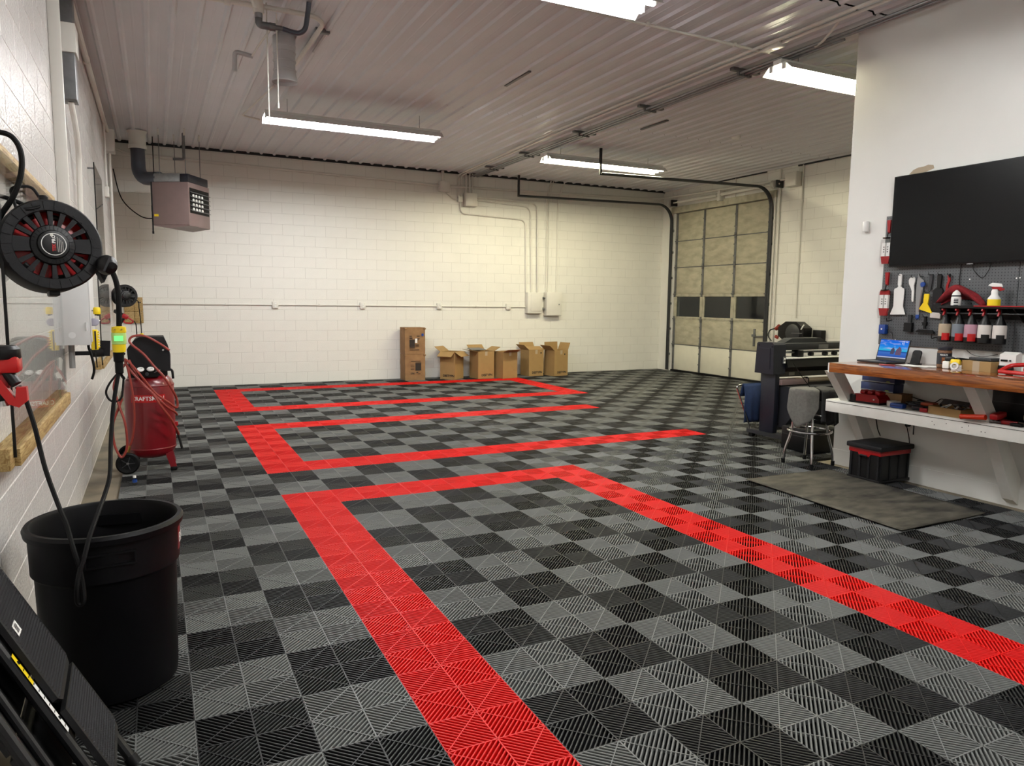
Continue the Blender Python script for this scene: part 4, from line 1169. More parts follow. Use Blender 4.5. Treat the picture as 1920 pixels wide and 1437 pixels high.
# things hanging on the grey cabinet
t = thing('power_strip', 'yellow ribbed power strip hanging on the cabinet edge', 'power strip', (-1.27, -.07, 1.23))
ps_ = MB().box((-1.295, -.09, 1.23), (-1.250, -.05, 1.375), bev=.006).build('body', MT['yellow'], t)
for k in range(7):
    MB().cbox((-1.247, -.07, 1.25 + k * .018), (.014, .036, .009), bev=.002).build('rib', MT['yellow'], ps_, smooth=None)
MB().cbox((-1.266, -.092, 1.30), (.01, .006, .13)).build('cord_channel', MT['ink'], t, smooth=None)
MB().box((-1.29, -.05, 1.26), (-1.275, -.0, 1.29)).build('hook', MT['galv'], t, smooth=None)
t = thing('yellow_plug', 'yellow plug end above the sunglasses on the cabinet', 'plug', (-1.25, -.06, 1.48))
MB().lathe([(0, 0), (.022, 0), (.024, .01), (.024, .04), (.018, .05), (0, .05)], (-1.250, -.06, 1.485), n=16).build('body', MT['yellow'], t)
MB().cyl((-1.252, -.06, 1.475), (-1.25, -.06, 1.487), .014, n=12).build('neck', MT['black'], t)
MB().bar((-1.262, -.06, 1.51), (-1.284, -.06, 1.51), .01, .01).build('hook', MT['galv'], t, smooth=None)
t = thing('safety_glasses', 'clear safety glasses with tinted lens hooked on the cabinet', 'glasses', (-1.26, -.1, 1.43))
lens = MB().grid(lambda u, v: Vector((-1.300 + .066 * u, -.12 - .012 * math.sin(PI * u), 1.41 + (.055 * (v - .5) * (1 - .75 * abs(2 * u - 1) ** 3)) + .02)), 12, 6)
solid(lens.build('lens', mat('violet_tinted_lens', (182, 180, 196), .12, spec=.8), t), .003)
MB().tube(spline([(-1.300, -.118, 1.445), (-1.315, -.10, 1.465), (-1.318, -.06, 1.475), (-1.284, -.04, 1.47)], 5), .003, n=6).build('temple', MT['white'], t)
MB().tube(spline([(-1.236, -.118, 1.435), (-1.236, -.08, 1.44), (-1.24, -.03, 1.44), (-1.284, -.02, 1.45)], 5), .003, n=6).build('temple', MT['white'], t)
t = thing('roll_holder', 'black roll holder arm on the left wall below the cabinet', 'holder', (-1.35, .4, 1.15))
MB().cyl((-1.335, .4, 1.175), (-1.245, .4, 1.18), .034, n=20).build('roll', MT['black'], t)
MB().bar((-1.240, .4, 1.15), (-1.232, .4, 1.27), .012, .07).build('end_plate', MT['blackm'], t)
MB().bar((-1.459, .4, 1.175), (-1.33, .4, 1.175), .04, .03).build('arm', MT['blackm'], t)
hose('black strap dangling left of the roll holder', [(-1.32, .1, 1.29), (-1.325, .1, 1.24), (-1.31, .1, 1.18), (-1.298, .1, 1.10), (-1.30, .1, 1.05), (-1.315, .1, 1.0)], .009, 'rubber', 'strap', 'strap')
hose('thin black cord under the yellow power strip', [(-1.275, -.07, 1.235), (-1.270, -.07, 1.18), (-1.265, -.07, 1.10)], .004, 'rubber', 'extension_cord', 'cord')
t = thing('marker_bottle', 'small blue-white bottle standing on the tiles by the wheel', 'bottle', (-1.09, .85, 0))
MB().lathe([(0, .0), (.018, 0), (.019, .05), (.012, .06), (.012, .075), (0, .075)], (-1.09, .85, 0.001), n=16).build('body', MT['clearplastic'], t)
MB().lathe([(.0195, .02), (.0197, .045)], (-1.09, .85, 0.001), n=16).build('label', MT['blue'], t)
MB().cyl((-1.09, .85, .06), (-1.09, .85, .078), .013, n=12).build('cap', MT['paper'], t)
# ------------------------------------------------------------------ cardboard boxes along the back wall
def carton(label, c, rz, w, d, h):
    t = thing('worn_carton', label, 'box', c, rz, 'stacked worn cartons')
    rnd = random.Random(int(c[2] * 100) + 3)
    bm = MB()
    n = 8
    def wall(a, b, nrm):
        a, b = Vector(a), Vector(b)
        bm.grid(lambda u, v: a.lerp(b, u) + Vector((0, 0, h * v)) + Vector(nrm) * (.008 * math.sin(PI * u) * math.sin(PI * v) + rnd.uniform(-.004, .004)), n, n)
    wall((-w / 2, -d / 2, 0), (w / 2, -d / 2, 0), (0, -1, 0)); wall((w / 2, -d / 2, 0), (w / 2, d / 2, 0), (1, 0, 0))
    wall((w / 2, d / 2, 0), (-w / 2, d / 2, 0), (0, 1, 0)); wall((-w / 2, d / 2, 0), (-w / 2, -d / 2, 0), (-1, 0, 0))
    bm.box((-w / 2 + .005, -d / 2 + .005, h - .012), (w / 2 - .005, d / 2 - .005, h)).box((-w / 2 + .005, -d / 2 + .005, 0), (w / 2 - .005, d / 2 - .005, .01))
    bm.build('carton_body', MT['oldcard'], t, local=True, recalc=False)
    for s_ in (-1, 1):
        MB().cbox((s_ * w * .47, -d / 2 - .008, h - .02), (.05, .03, .03), rot=(0, .3 * s_, .2), bev=.006).build('crumpled_corner', MT['oldcard'], t, local=True)
    return t
def prints(t, items, y, m='ink'):
    for x0, z0, x1, z1 in items:
        MB().box((x0, y - .0015, z0), (x1, y, z1)).build('print_mark', MT[m], t, local=True, smooth=None)
cx_, cyy = 3.80, 8.02
for z, l, up_ in ((0, 'worn brown carton at the bottom of the two-carton stack', False), (.535, 'worn brown carton on top of the two-carton stack', True)):
    t = carton(l, (cx_, cyy, z), math.radians(-1), .42, .34, .53)
    yy = -.17 - .013
    if up_:
        prints(t, [(-.12, .14, -.01, .29), (-.12, .305, -.06, .33), (-.12, .35, -.07, .365), (.03, .35, .09, .365), (-.12, .115, -.01, .132), (.0, .15, .08, .157), (.0, .17, .08, .177), (.0, .19, .08, .197), (-.12, .08, .08, .09), (.03, .28, .08, .287), (.03, .30, .09, .315)], yy)
        MB().box((-.005, yy - .002, .22), (.04, yy, .31)).build('shipping_label', MT['paper'], t, local=True, smooth=None)
        MB().box((.13, yy - .002, .36), (.175, yy, .41)).build('blue_tape', MT['blue'], t, local=True, smooth=None)
    else:
        prints(t, [(.0, .20, .12, .34), (.0, .345, .12, .362), (-.1, .22, -.02, .227), (-.1, .25, -.02, .257), (-.1, .28, -.02, .287), (-.1, .31, -.02, .317), (-.09, .385, .11, .395), (.02, .15, .06, .17), (.05, .13, .10, .138)], yy)
        text_mb('E96', .055, (-.06, yy - .001, .14), (1, 0, 0), (0, 0, 1), bold=.001).build('lettering', MT['ink'], t, local=True, smooth=None)

def open_box(label, c, rz, w, d, h, flaps, txt_face=None, hole=None):
    """flaps: dict front/back/left/right -> angle outward from upright (deg)"""
    t = thing('cardboard_box', label, 'box', c, rz, 'open boxes along the back wall')
    th = .006
    b = MB()
    b.box((-w / 2, -d / 2, 0), (w / 2, -d / 2 + th, h)).box((-w / 2, d / 2 - th, 0), (w / 2, d / 2, h))
    b.box((-w / 2, -d / 2 + th, 0), (-w / 2 + th, d / 2 - th, h)).box((w / 2 - th, -d / 2 + th, 0), (w / 2, d / 2 - th, h)).box((-w / 2, -d / 2, 0), (w / 2, d / 2, th))
    b.build('box_body', MT['card'], t, local=True, smooth=None)
    fl = d * .5
    for k, a in flaps.items():
        a = math.radians(a)
        L = fl
        dirs = {'front': ((0, -1, 0), (-w / 2, -d / 2, h), (w / 2, -d / 2, h)), 'back': ((0, 1, 0), (w / 2, d / 2, h), (-w / 2, d / 2, h)),
                'left': ((-1, 0, 0), (-w / 2, d / 2, h), (-w / 2, -d / 2, h)), 'right': ((1, 0, 0), (w / 2, -d / 2, h), (w / 2, d / 2, h))}[k]
        o, p0, p1 = Vector(dirs[0]), Vector(dirs[1]), Vector(dirs[2])
        e = o * math.sin(a) + Vector((0, 0, 1)) * math.cos(a)
        nrm = (p1 - p0).normalized().cross(e).normalized()
        ins = (p1 - p0).normalized() * .006
        MB().prism([(0, 0), (1, 0), (1, 1), (0, 1)], p0 + ins, (p1 - p0) - ins * 2, e * L, nrm * .005).build('flap', MT['card'], t, local=True, smooth=None)
    if txt_face:
        if txt_face == 'front':
            text_mb('DESTYPN', .062, (.02, -d / 2 - .0006, .075), (1, 0, 0), (0, 0, 1), bold=.003).build('lettering', MT['ink'], t, local=True, smooth=None)
        else:
            text_mb('DESTYPN', .062, (-w / 2 - .0006, -.03, .075), (0, -1, 0), (0, 0, 1), bold=.003).build('lettering', MT['ink'], t, local=True, smooth=None)
    if hole:
        x, z = hole
        MB().cyl((x, -d / 2 - .001, z), (x, -d / 2, z), .018, n=14).build('handle_hole', MT['ink'], t, local=True)
    MB().box((-.03, -d / 2 - .0008, h - .09), (.03, -d / 2, h)).build('packing_tape', MT['tan'], t, local=True, smooth=None)
    return t
open_box('open box with drooping flaps right of the worn carton stack', (4.60, 7.88, 0), math.radians(40), .38, .34, .57, {'front': 122, 'left': 122, 'right': 100, 'back': 55}, 'left')
open_box('box with a grey lid sheet and flap leaning right, third from left', (5.25, 7.82, 0), math.radians(7), .385, .36, .57, {'left': 78, 'right': 62, 'back': 50}, 'front', None)
t = thing('grey_sheet', 'grey folded sheet lying on the third box from left', 'sheet', (5.16, 7.92, .60), math.radians(7))
MB().prism([(-.17, -.12), (.17, -.12), (.14, .12), (-.14, .12)], (0, 0, 0.0), (1, 0, 0), (0, 1, .12), (0, 0, .012)).build('sheet', MT['dgalv'], t, local=True, smooth=None)
open_box('box facing forward with one flap over its front, on the red line', (5.74, 7.70, 0), math.radians(12), .38, .34, .56, {'front': 72, 'right': 98}, None)
open_box('box with half-closed top, second from the right', (6.50, 7.93, 0), math.radians(6), .38, .34, .57, {'front': -68, 'left': 48, 'right': 84, 'back': 30}, 'front', (.12, .50))
open_box('rightmost box with tall upright flaps', (7.02, 7.78, 0), math.radians(12), .39, .34, .56, {'left': 50, 'right': 22, 'back': 4}, 'front', (.10, .47))

# ------------------------------------------------------------------ garage door tracks and hardware
for y, l, xe in ((4.79, 'dark steel door track right of the garage door', 6.13), (7.88, 'dark steel door track left of the garage door', 6.1)):
    t = thing('door_track', l, 'track', (XR - .06, y, 0))
    pts = [(XR - .06, y, .02), (XR - .06, y, 3.50)] + arc((XR - .45, y, 3.50), .39, 0, PI / 2, (1, 0, 0), (0, 0, 1), 10)[1:] + [(xe, y, 3.82)]
    trk = MB()
    P_ = pts
    for off in (-.03, .03):
        trk.tube([(p[0], p[1] + off, p[2]) for p in P_], .018, n=8)
    trk.tube([(p[0] + (.01 if i < 2 else 0), p[1], p[2]) for i, p in enumerate(P_)], .026, n=8)
    trk.build('track', MT['dkgrey'], t)
    MB().box((xe - .02, y - .02, 3.80), (xe + .02, y + .02, ZC - .004), bev=.003).build('drop_strut', MT['dkgrey'], t)
    for z in (.4, 1.0, 1.6, 2.2, 2.8, 3.3):
        MB().cbox((XR - .03, y, z), (.06, .07, .05), bev=.003).build('track_bracket', MT['dgalv'], t, smooth=None)
t = thing('torsion_bar', 'spring bar with cable drums above the garage door', 'spring', (XR - .12, 6.3, 3.93))
MB().cyl((XR - .12, 4.55, 3.93), (XR - .12, 8.0, 3.93), .016, n=10).cyl((XR - .12, 4.95, 3.93), (XR - .12, 6.15, 3.93), .035, n=14).cyl((XR - .12, 6.3, 3.93), (XR - .12, 7.6, 3.93), .035, n=14).build('shaft', MT['pipe'], t)
for y in (4.68, 7.88):
    MB().lathe([(.02, -.04), (.08, -.035), (.06, -.02), (.06, .02), (.085, .035), (.02, .04)], (XR - .12, y, 3.93), axis=(0, 1, 0), n=20).build('cable_drum', MT['pipe'], t)
    MB().box((XR - .18, y - .12, 3.86), (XR - .001, y - .09, 4.0), bev=.004).build('end_bearing', MT['dkgrey'], t)
MB().box((XR - .15, 6.18, 3.80), (XR - .001, 6.26, 4.02), bev=.004).build('centre_bracket', MT['pipe'], t)
pipe('conduit', 'upright white conduit right beside the garage door track', [(XR - .03, 4.62, 4.22), (XR - .03, 4.62, .1)], .022, rad=0)
pipe('conduit', 'second upright white conduit by the garage door track', [(XR - .03, 4.72, 3.8), (XR - .03, 4.72, .1)], .018, rad=0)
pipe('conduit', 'upright conduit above the octagonal hose reel', [(XR - .025, 4.07, 4.22), (XR - .025, 4.07, 1.35)], .014, rad=0, clamps=[((XR - .02, 4.07, 3.55), (.04, .04, .03)), ((XR - .02, 4.07, 2.4), (.04, .04, .03))])
ebox('junction_box', 'large white box high on the right wall', (XR - .16, 4.1, 3.84), (XR - .001, 4.38, 4.10), lid=((XR - .168, 4.11, 3.85), (XR - .159, 4.37, 4.09)))
pipe('conduit', 'thin conduit beside the garage door top', [(XR - .02, 5.85, 4.22), (XR - .02, 5.85, 3.85)], .014, rad=0)

# octagonal hose reel on the right wall
t = thing('wall_hose_reel', 'octagonal black hose reel on the right wall above the plotter', 'reel', (XR - .2, 3.9, 1.1))
oc = [(.33 * math.cos(a) * 1.0, .21 * math.sin(a)) for a in [PI / 8 + k * PI / 4 for k in range(8)]]
MB().prism(oc, (XR - .30, 3.92, 1.09), (0, 1, 0), (0, 0, 1), (.22, 0, 0)).build('housing', MT['black'], t)
MB().lathe([(0, .0), (.16, 0), (.17, .012), (.16, .02), (.05, .03), (0, .03)], (XR - .30, 3.86, 1.07), axis=(-1, 0, 0), n=28).build('hub_cover', MT['dkgrey'], t)
MB().bar((XR - .33, 3.86, 1.07), (XR - .33, 3.62, 1.075), .02, .012).build('crank_arm', MT['dgalv'], t)
MB().cbox((XR - .31, 3.63, 1.19), (.02, .02, .11), rot=(.6, 0, 0), bev=.004).build('white_sticker', MT['paper'], t)
MB().box((XR - .12, 3.36, .95), (XR - .001, 3.56, 1.14), bev=.01).build('wall_mount', MT['black'], t)
MB().cyl((XR - .25, 4.24, 1.18), (XR - .25, 4.33, 1.13), .05, .035, n=14).build('hose_guide', MT['orange_hose'], t)
MB().tube(spline([(XR - .25, 4.33, 1.14), (XR - .28, 4.45, 1.10), (XR - .3, 4.46, .98), (XR - .3, 4.38, .9)], 6), .012, n=8).build('hose_end', MT['black'], t)
MB().cbox((XR - .3, 4.25, .98), (.04, .08, .06), rot=(.4, 0, 0), bev=.01).build('spray_nozzle', MT['orange_hose'], t)

# ------------------------------------------------------------------ vinyl plotter on a stand
t = thing('vinyl_plotter', 'dark navy wide-format vinyl plotter on a stand behind the partition', 'plotter', (6.2, .2, 0))
X0 = 5.56
MB().prism([(-.34, 0), (.30, 0), (.30, .045), (-.30, .045), (-.34, .03)], (X0, .2, .055), (0, 1, 0), (0, 0, 1), (.09, 0, 0)).build('foot_bar', MT['dkgrey'], t)
for y in (-.08, .45):
    MB().cyl((X0 + .02, y, .032), (X0 + .07, y, .032), .03, n=16).build('caster', MT['rubber'], t)
MB().box((X0 + .01, .09, .10), (X0 + .08, .31, .85), bev=.008).build('leg', MT['navy'], t)
MB().prism([(-.13, .80), (.16, .80), (.14, 1.15), (.12, 1.165), (-.10, 1.165), (-.12, 1.14)], (X0 - .05, .2, 0), (0, 1, 0), (0, 0, 1), (.19, 0, 0)).build('end_cover', MT['navy'], t)
MB().prism([(-.08, .86), (.11, .86), (.10, 1.10), (-.07, 1.10)], (X0 - .056, .2, 0), (0, 1, 0), (0, 0, 1), (.008, 0, 0)).build('end_panel', MT['navy'], t)
for y, z in ((.10, 1.12), (.31, 1.13)):
    MB().cyl((X0 - .05, y, z), (X0 - .056, y, z), .009, n=10).build('cover_screw', MT['black'], t)
MB().box((X0 + .09, .062, .92), (X0 + .135, .07, 1.0), bev=.002).build('switch_plate', MT['dgalv'], t)
for z in (.935, .975):
    MB().cbox((X0 + .112, .06, z), (.02, .008, .02), bev=.002).build('switch', MT['white'], t)
MB().box((X0 + .14, .10, 1.075), (7.25, .32, 1.155), bev=.01).build('top_beam', MT['dkgrey'], t)
MB().prism([(0, 0), (.75, 0), (.62, .06), (.14, .06)], (X0 + .18, .16, 1.15), (1, 0, 0), (0, 0, 1), (0, .12, 0)).build('carriage_cover', MT['dkgrey'], t)
MB().box((X0 + .70, .096, 1.085), (X0 + .86, .101, 1.135)).build('display_panel', MT['dgalv'], t, smooth=None)
MB().box((X0 + .14, .05, .975), (7.25, .36, .99), bev=.003).build('platen', MT['white'], t)
MB().cyl((X0 + .14, .16, 1.045), (7.25, .16, 1.045), .012, n=8).build('carriage_rail', MT['dgalv'], t)
MB().box((X0 + .14, .24, .99), (X0 + .32, .30, 1.07), bev=.006).build('side_plate', MT['mauve'], t)
MB().box((X0 + .36, .08, .99), (X0 + .44, .2, 1.07), bev=.01).build('carriage', MT['black'], t)
for x in (X0 + .62, X0 + .86, X0 + 1.02):
    MB().cbox((x, .14, 1.02), (.05, .06, .045), bev=.01).build('pinch_roller', MT['black'], t)
MB().prism([(.06, .97), (.33, .97), (.30, .83), (.12, .82), (.03, .88)], (X0 + .14, 0, 0), (0, 1, 0), (0, 0, 1), (1.55, 0, 0)).build('apron', MT['black'], t)
MB().box((X0 + .25, .30, .735), (7.2, .42, .805), bev=.006).build('motor_box', MT['greybox'], t)
MB().box((X0 + .45, .296, .75), (X0 + .54, .301, .79)).build('rating_label', MT['paper'], t, smooth=None)
MB().cyl((X0 + .34, .10, .715), (7.2, .10, .715), .028, n=16).build('media_roll', MT['tan'], t)
MB().box((X0 + .08, .05, .67), (X0 + .5, .20, .735), bev=.004).build('roll_support', MT['mauve'], t)
MB().lathe([(0, 0), (.04, 0), (.04, .03), (0, .03)], (X0 + .5, .10, .715), axis=(1, 0, 0), n=16).build('roll_flange', MT['black'], t)
MB().prism([(-.12, .655), (.40, .655), (.36, .30), (.22, .17), (.04, .17), (-.08, .32)], (X0 + .12, 0, 0), (0, 1, 0), (0, 0, 1), (1.55, 0, 0)).build('catch_basket', MT['navycloth'], t)
MB().tube(bend([(X0 + .03, .46, .09), (X0 - .17, .52, .62), (X0 - .10, .52, .635), (X0 + .8, .52, .635)], .03), .010, n=8).build('basket_frame', MT['chrome'], t)
MB().tube(spline([(X0 + .2, .02, .94), (X0 + .26, -.05, .80), (X0 + .34, -.12, .66), (X0 + .4, -.16, .55)], 6), .005, n=6).build('cable', MT['black'], t)
MB().box((X0 + .05, .12, .13), (7.2, .28, .19), bev=.006).build('cross_brace', MT['dkgrey'], t)
t = thing('blue_towel', 'dark blue towel draped over the plotter basket frame', 'towel', (5.62, .5, .17))
tw = MB().grid(lambda u, v: Vector((5.475 + .30 * u + .01 * math.sin(8 * v) + .03 * v * (1 - u), .495 - .03 * math.sin(PI * v) + .010 * math.sin(14 * u) * v, .650 - .48 * v)), 16, 12)
solid(tw.build('cloth', MT['bluecloth'], t), .008)
tw = MB().grid(lambda u, v: Vector((5.475 + .30 * u, .495 + .055 * v, .652 + .006 * math.sin(PI * v) - .16 * v * v)), 12, 6)
solid(tw.build('fold', MT['bluecloth'], t), .008)

# ------------------------------------------------------------------ bar stool
sx, sy = 5.02, -.92
t = thing('bar_stool', 'chrome bar stool with round black seat by the bench end', 'stool', (sx, sy, 0))
MB().lathe([(0, .665), (.19, .665), (.20, .675), (.205, .71), (.20, .745), (.17, .765), (.09, .775), (0, .775)], (sx, sy, 0), n=40).build('seat', MT['blackcloth'], t)
MB().lathe([(.198, .662), (.209, .668), (.209, .69), (.203, .695)], (sx, sy, 0), n=40).build('seat_band', MT['chrome'], t)
for k in range(4):
    a = PI / 4 + k * PI / 2 + .08
    d = Vector((math.cos(a), math.sin(a), 0))
    c = Vector((sx, sy, 0))
    MB().tube(bend([c + d * .15 + Vector((0, 0, .665)), c + d * .165 + Vector((0, 0, .34)), c + d * .225 + Vector((0, 0, .14)), c + d * .235 + Vector((0, 0, .03))], .1), .013, n=12).build('leg', MT['chrome'], t)
    MB().cyl(c + d * .235 + Vector((0, 0, 0)), c + d * .235 + Vector((0, 0, .045)), .018, n=12).build('leg_cap', MT['rubber'], t)
MB().tube([(sx + .205 * math.cos(2 * PI * i / 40), sy + .205 * math.sin(2 * PI * i / 40), .345) for i in range(40)], .013, n=10, closed=True).build('foot_ring', MT['chrome'], t)
MB().tube([(sx + .155 * math.cos(2 * PI * i / 40), sy + .155 * math.sin(2 * PI * i / 40), .48) for i in range(40)], .008, n=8, closed=True).build('upper_ring', MT['chrome'], t)
def drape(label, nm, m, a0, a1, z_bot, rr=.215, sag=.04, folds=5, top=.782, inner=.05, cat='towel'):
    t = thing(nm, label, cat, (sx, sy, top))
    def f(u, v):
        a = a0 + (a1 - a0) * u
        if v < .35:
            q = v / .35
            r_ = inner + (rr - inner) * q
            z = top - .012 * q * q
        else:
            q = (v - .35) / .65
            zb = z_bot + sag * (1 - math.sin(PI * u)) + .015 * math.sin(folds * 2 * PI * u)
            r_ = rr + .012 * math.sin(folds * 2 * PI * u) * q + .012 * q
            z = top - .012 - (top - .012 - zb) * q
        return Vector((sx + r_ * math.cos(a), sy + r_ * math.sin(a), z))
    o = MB().grid(f, 40, 18).build('cloth', MT[m], t, smooth=60)
    solid(o, .008, 1)
    return t
drape('grey towel hanging over the left side of the bar stool', 'grey_towel', 'towel', PI * .84, PI * .84 + 1.55, .40, sag=.20, folds=2)
drape('black cloth bundled over the right side of the bar stool', 'black_cloth', 'blackcloth', PI * .84 + 1.62, PI * .84 + 3.9, .43, rr=.235, sag=.03, folds=5, cat='cloth')

# ------------------------------------------------------------------ partition wall items
XW = XP - .001
before = set(bpy.data.objects)
MB().prism([(-1.62, 2.80), (-1.66, 2.835), (-1.71, 2.85), (-1.76, 2.85), (-1.80, 2.86), (-1.85, 2.85), (-1.86, 2.82), (-1.75, 2.79)], (5.2788, 0, 0), (0, 1, 0), (0, 0, 1), (.001, 0, 0)).build('plaster_patch', MT['tan'], wall_part, smooth=None)
t = thing('television', 'large blank black television on the white partition', 'television', (5.22, -2.27, 1.965))
MB().box((5.20, -3.03, 1.965), (5.235, -1.535, 2.785), bev=.004).build('case', MT['black'], t)
MB().box((5.1985, -3.022, 1.978), (5.2005, -1.543, 2.779)).build('screen', MT['screen'], t, smooth=None)
MB().box((5.196, -2.32, 1.958), (5.20, -2.27, 1.966)).build('brand_tab', MT['galv'], t, smooth=None)
MB().box((5.235, -2.6, 2.2), (5.279, -2.0, 2.6), bev=.004).build('wall_mount', MT['black'], t)
t = thing('pegboard', 'dark grey pegboard on the partition under the television', 'pegboard', (5.26, -2.2, 1.24))
MB().box((5.262, -2.655, 1.235), (5.279, -1.435, 2.44), bev=.002).box((5.262, -3.3, 1.235), (5.279, -2.66, 2.44), bev=.002).build('board', MT['peg'], t)
holes = MB()
for i in range(73):
    for j in range(47):
        y, z = -1.455 - i * .0254, 1.25 + j * .0254
        if y < -3.25: continue
        if z > 2.0 and y < -1.55: continue
        holes.add([(5.2616, y + .004 * math.cos(k * PI / 3), z + .004 * math.sin(k * PI / 3)) for k in range(6)], [(0, 1, 2, 3, 4, 5)])
o = holes.build('peg_hole', MT['peghole'], t, smooth=None)
o['kind'] = 'stuff'
XG = 5.235
def yz(nm, label, cat, polys, group=None, loc=None, hook=None):
    """flat tool hung on the board: list of (part, poly(y,z), material, x, thickness)"""
    ys = [p[0] for q in polys for p in q[1]]; zs = [p[1] for q in polys for p in q[1]]
    t = thing(nm, label, cat, (XG, sum(ys) / len(ys), min(zs)), group=group)
    for part, poly, m, x, th in polys:
        MB().prism(poly, (x, 0, 0), (0, 1, 0), (0, 0, 1), (th, 0, 0)).build(part, MT[m] if isinstance(m, str) else m, t, smooth=None)
    if hook:
        y, z = hook
        MB().tube(bend([(5.265, y, z), (5.21, y, z), (5.205, y, z + .022)], .008), .003, n=6).build('peg_hook', MT['black'], t)
    return t
def rect(y0, z0, y1, z1): return [(y0, z0), (y1, z0), (y1, z1), (y0, z1)]
# brush kits in clear pouches
for k, (zt, l) in enumerate(((2.40, 'brush kit in a clear pouch beside the television edge, upper one'), (1.915, 'brush kit in a clear pouch below the television corner, lower one'))):
    y = -1.49 if k == 0 else -1.505
    t = thing('detail_brush_kit', l, 'brush kit', (XG, y, zt - .43), group='pouched brush kits')
    MB().prism([(y + .018, zt), (y - .018, zt), (y - .012, zt - .12), (y + .008, zt - .125)], (5.225, 0, 0), (0, 1, 0), (0, 0, 1), (.02, 0, 0)).build('red_handle', MT['red'], t)
    MB().lathe([(0, -.006), (.03, -.006), (.036, 0), (.03, .006), (0, .006)], (5.215, y + .005, zt - .165), n=18).build('disc_cap', MT['black'], t)
    MB().cyl((5.22, y + .004, zt - .16), (5.225, y, zt - .11), .005, n=8).build('stem', MT['black'], t)
    for dy in (-.024, .024):
        MB().prism([(y + dy - .018, zt - .21), (y + dy + .018, zt - .21), (y + dy + .02, zt - .335), (y + dy - .016, zt - .335)], (5.205, 0, 0), (0, 1, 0), (0, 0, 1), (.025, 0, 0)).build('white_insert', MT['paper'], t, smooth=None)
        for q in range(3):
            MB().cbox((5.204, y + dy * .8, zt - .25 - q * .022), (.002, .012, .008)).build('print_mark', MT['ink'], t, smooth=None)
    MB().prism([(y - .045, zt - .335), (y + .05, zt - .335), (y + .035, zt - .405), (y - .03, zt - .405)], (5.205, 0, 0), (0, 1, 0), (0, 0, 1), (.025, 0, 0)).build('red_brush', MT['red'], t)
    if k: MB().prism([(y - .045, zt - .17), (y + .045, zt - .17), (y + .05, zt - .21), (y - .05, zt - .21)], (5.206, 0, 0), (0, 1, 0), (0, 0, 1), (.02, 0, 0)).build('red_top', MT['red'], t)
    MB().prism([(y - .05, zt - .18), (y + .05, zt - .18), (y + .058, zt - .36), (y + .045, zt - .43), (y - .04, zt - .43), (y - .055, zt - .36)], (5.195, 0, 0), (0, 1, 0), (0, 0, 1), (.042, 0, 0)).build('clear_pouch', MT['clearplastic'], t, smooth=None)
yz('white_scraper', 'wide white paddle scraper on the pegboard, leftmost tool', 'scraper', [
    ('handle', [(-1.617, 1.885), (-1.622, 1.893), (-1.634, 1.897), (-1.646, 1.893), (-1.651, 1.885), (-1.651, 1.80), (-1.645, 1.778), (-1.625, 1.778), (-1.617, 1.80)], 'white', XG, .012),
    ('blade', [(-1.625, 1.785), (-1.645, 1.785), (-1.660, 1.770), (-1.680, 1.762), (-1.684, 1.745), (-1.680, 1.60), (-1.706, 1.53), (-1.706, 1.524), (-1.558, 1.520), (-1.556, 1.527), (-1.585, 1.60), (-1.580, 1.745), (-1.586, 1.762), (-1.610, 1.770)], 'white', XG + .003, .006)], hook=(-1.634, 1.885))
yz('white_scraper', 'narrow white curved scraper on the pegboard', 'scraper', [
    ('body', [(-1.745, 1.862), (-1.755, 1.868), (-1.772, 1.866), (-1.783, 1.855), (-1.785, 1.83), (-1.776, 1.79), (-1.782, 1.74), (-1.782, 1.645), (-1.770, 1.641), (-1.764, 1.66), (-1.760, 1.74), (-1.745, 1.775), (-1.728, 1.805), (-1.724, 1.835), (-1.732, 1.855)], 'white', XG, .01)], hook=(-1.765, 1.862))
yz('handsaw_tool', 'long grey blade tool with blue grip on the pegboard', 'tool', [
    ('blade', [(-1.812, 1.895), (-1.830, 1.86), (-1.868, 1.83), (-1.862, 1.74), (-1.845, 1.60), (-1.842, 1.515), (-1.815, 1.515), (-1.805, 1.62), (-1.800, 1.74), (-1.803, 1.83)], 'greybox', XG + .004, .006),
    ('red_edge', [(-1.850, 1.75), (-1.858, 1.75), (-1.842, 1.55), (-1.836, 1.55)], 'mauve', XG + .001, .004),
    ('blue_grip', [(-1.842, 1.80), (-1.85, 1.815), (-1.868, 1.82), (-1.884, 1.81), (-1.886, 1.79), (-1.872, 1.775), (-1.85, 1.775)], 'blue', XG - .006, .014),
    ('blue_tip', [(-1.815, 1.525), (-1.846, 1.525), (-1.842, 1.482), (-1.835, 1.50), (-1.828, 1.480), (-1.820, 1.50), (-1.812, 1.484)], 'blue', XG + .002, .008)], hook=(-1.845, 1.87))
yz('black_scraper', 'dark flat handle hanging behind the yellow scraper', 'scraper', [
    ('handle', [(-1.915, 1.888), (-1.945, 1.888), (-1.948, 1.86), (-1.935, 1.74), (-1.910, 1.735), (-1.915, 1.84)], 'dkgrey', XG + .006, .01)], hook=(-1.93, 1.88))
yz('yellow_scraper', 'bright yellow flared scraper on the pegboard', 'scraper', [
    ('neck', [(-1.888, 1.712), (-1.933, 1.712), (-1.930, 1.66), (-1.925, 1.622), (-1.885, 1.635), (-1.884, 1.66)], 'yellow', XG - .006, .012),
    ('blade', [(-1.885, 1.638), (-1.925, 1.622), (-1.968, 1.552), (-1.966, 1.540), (-1.848, 1.574), (-1.848, 1.584)], 'yellow', XG - .004, .008)], hook=(-1.908, 1.722))
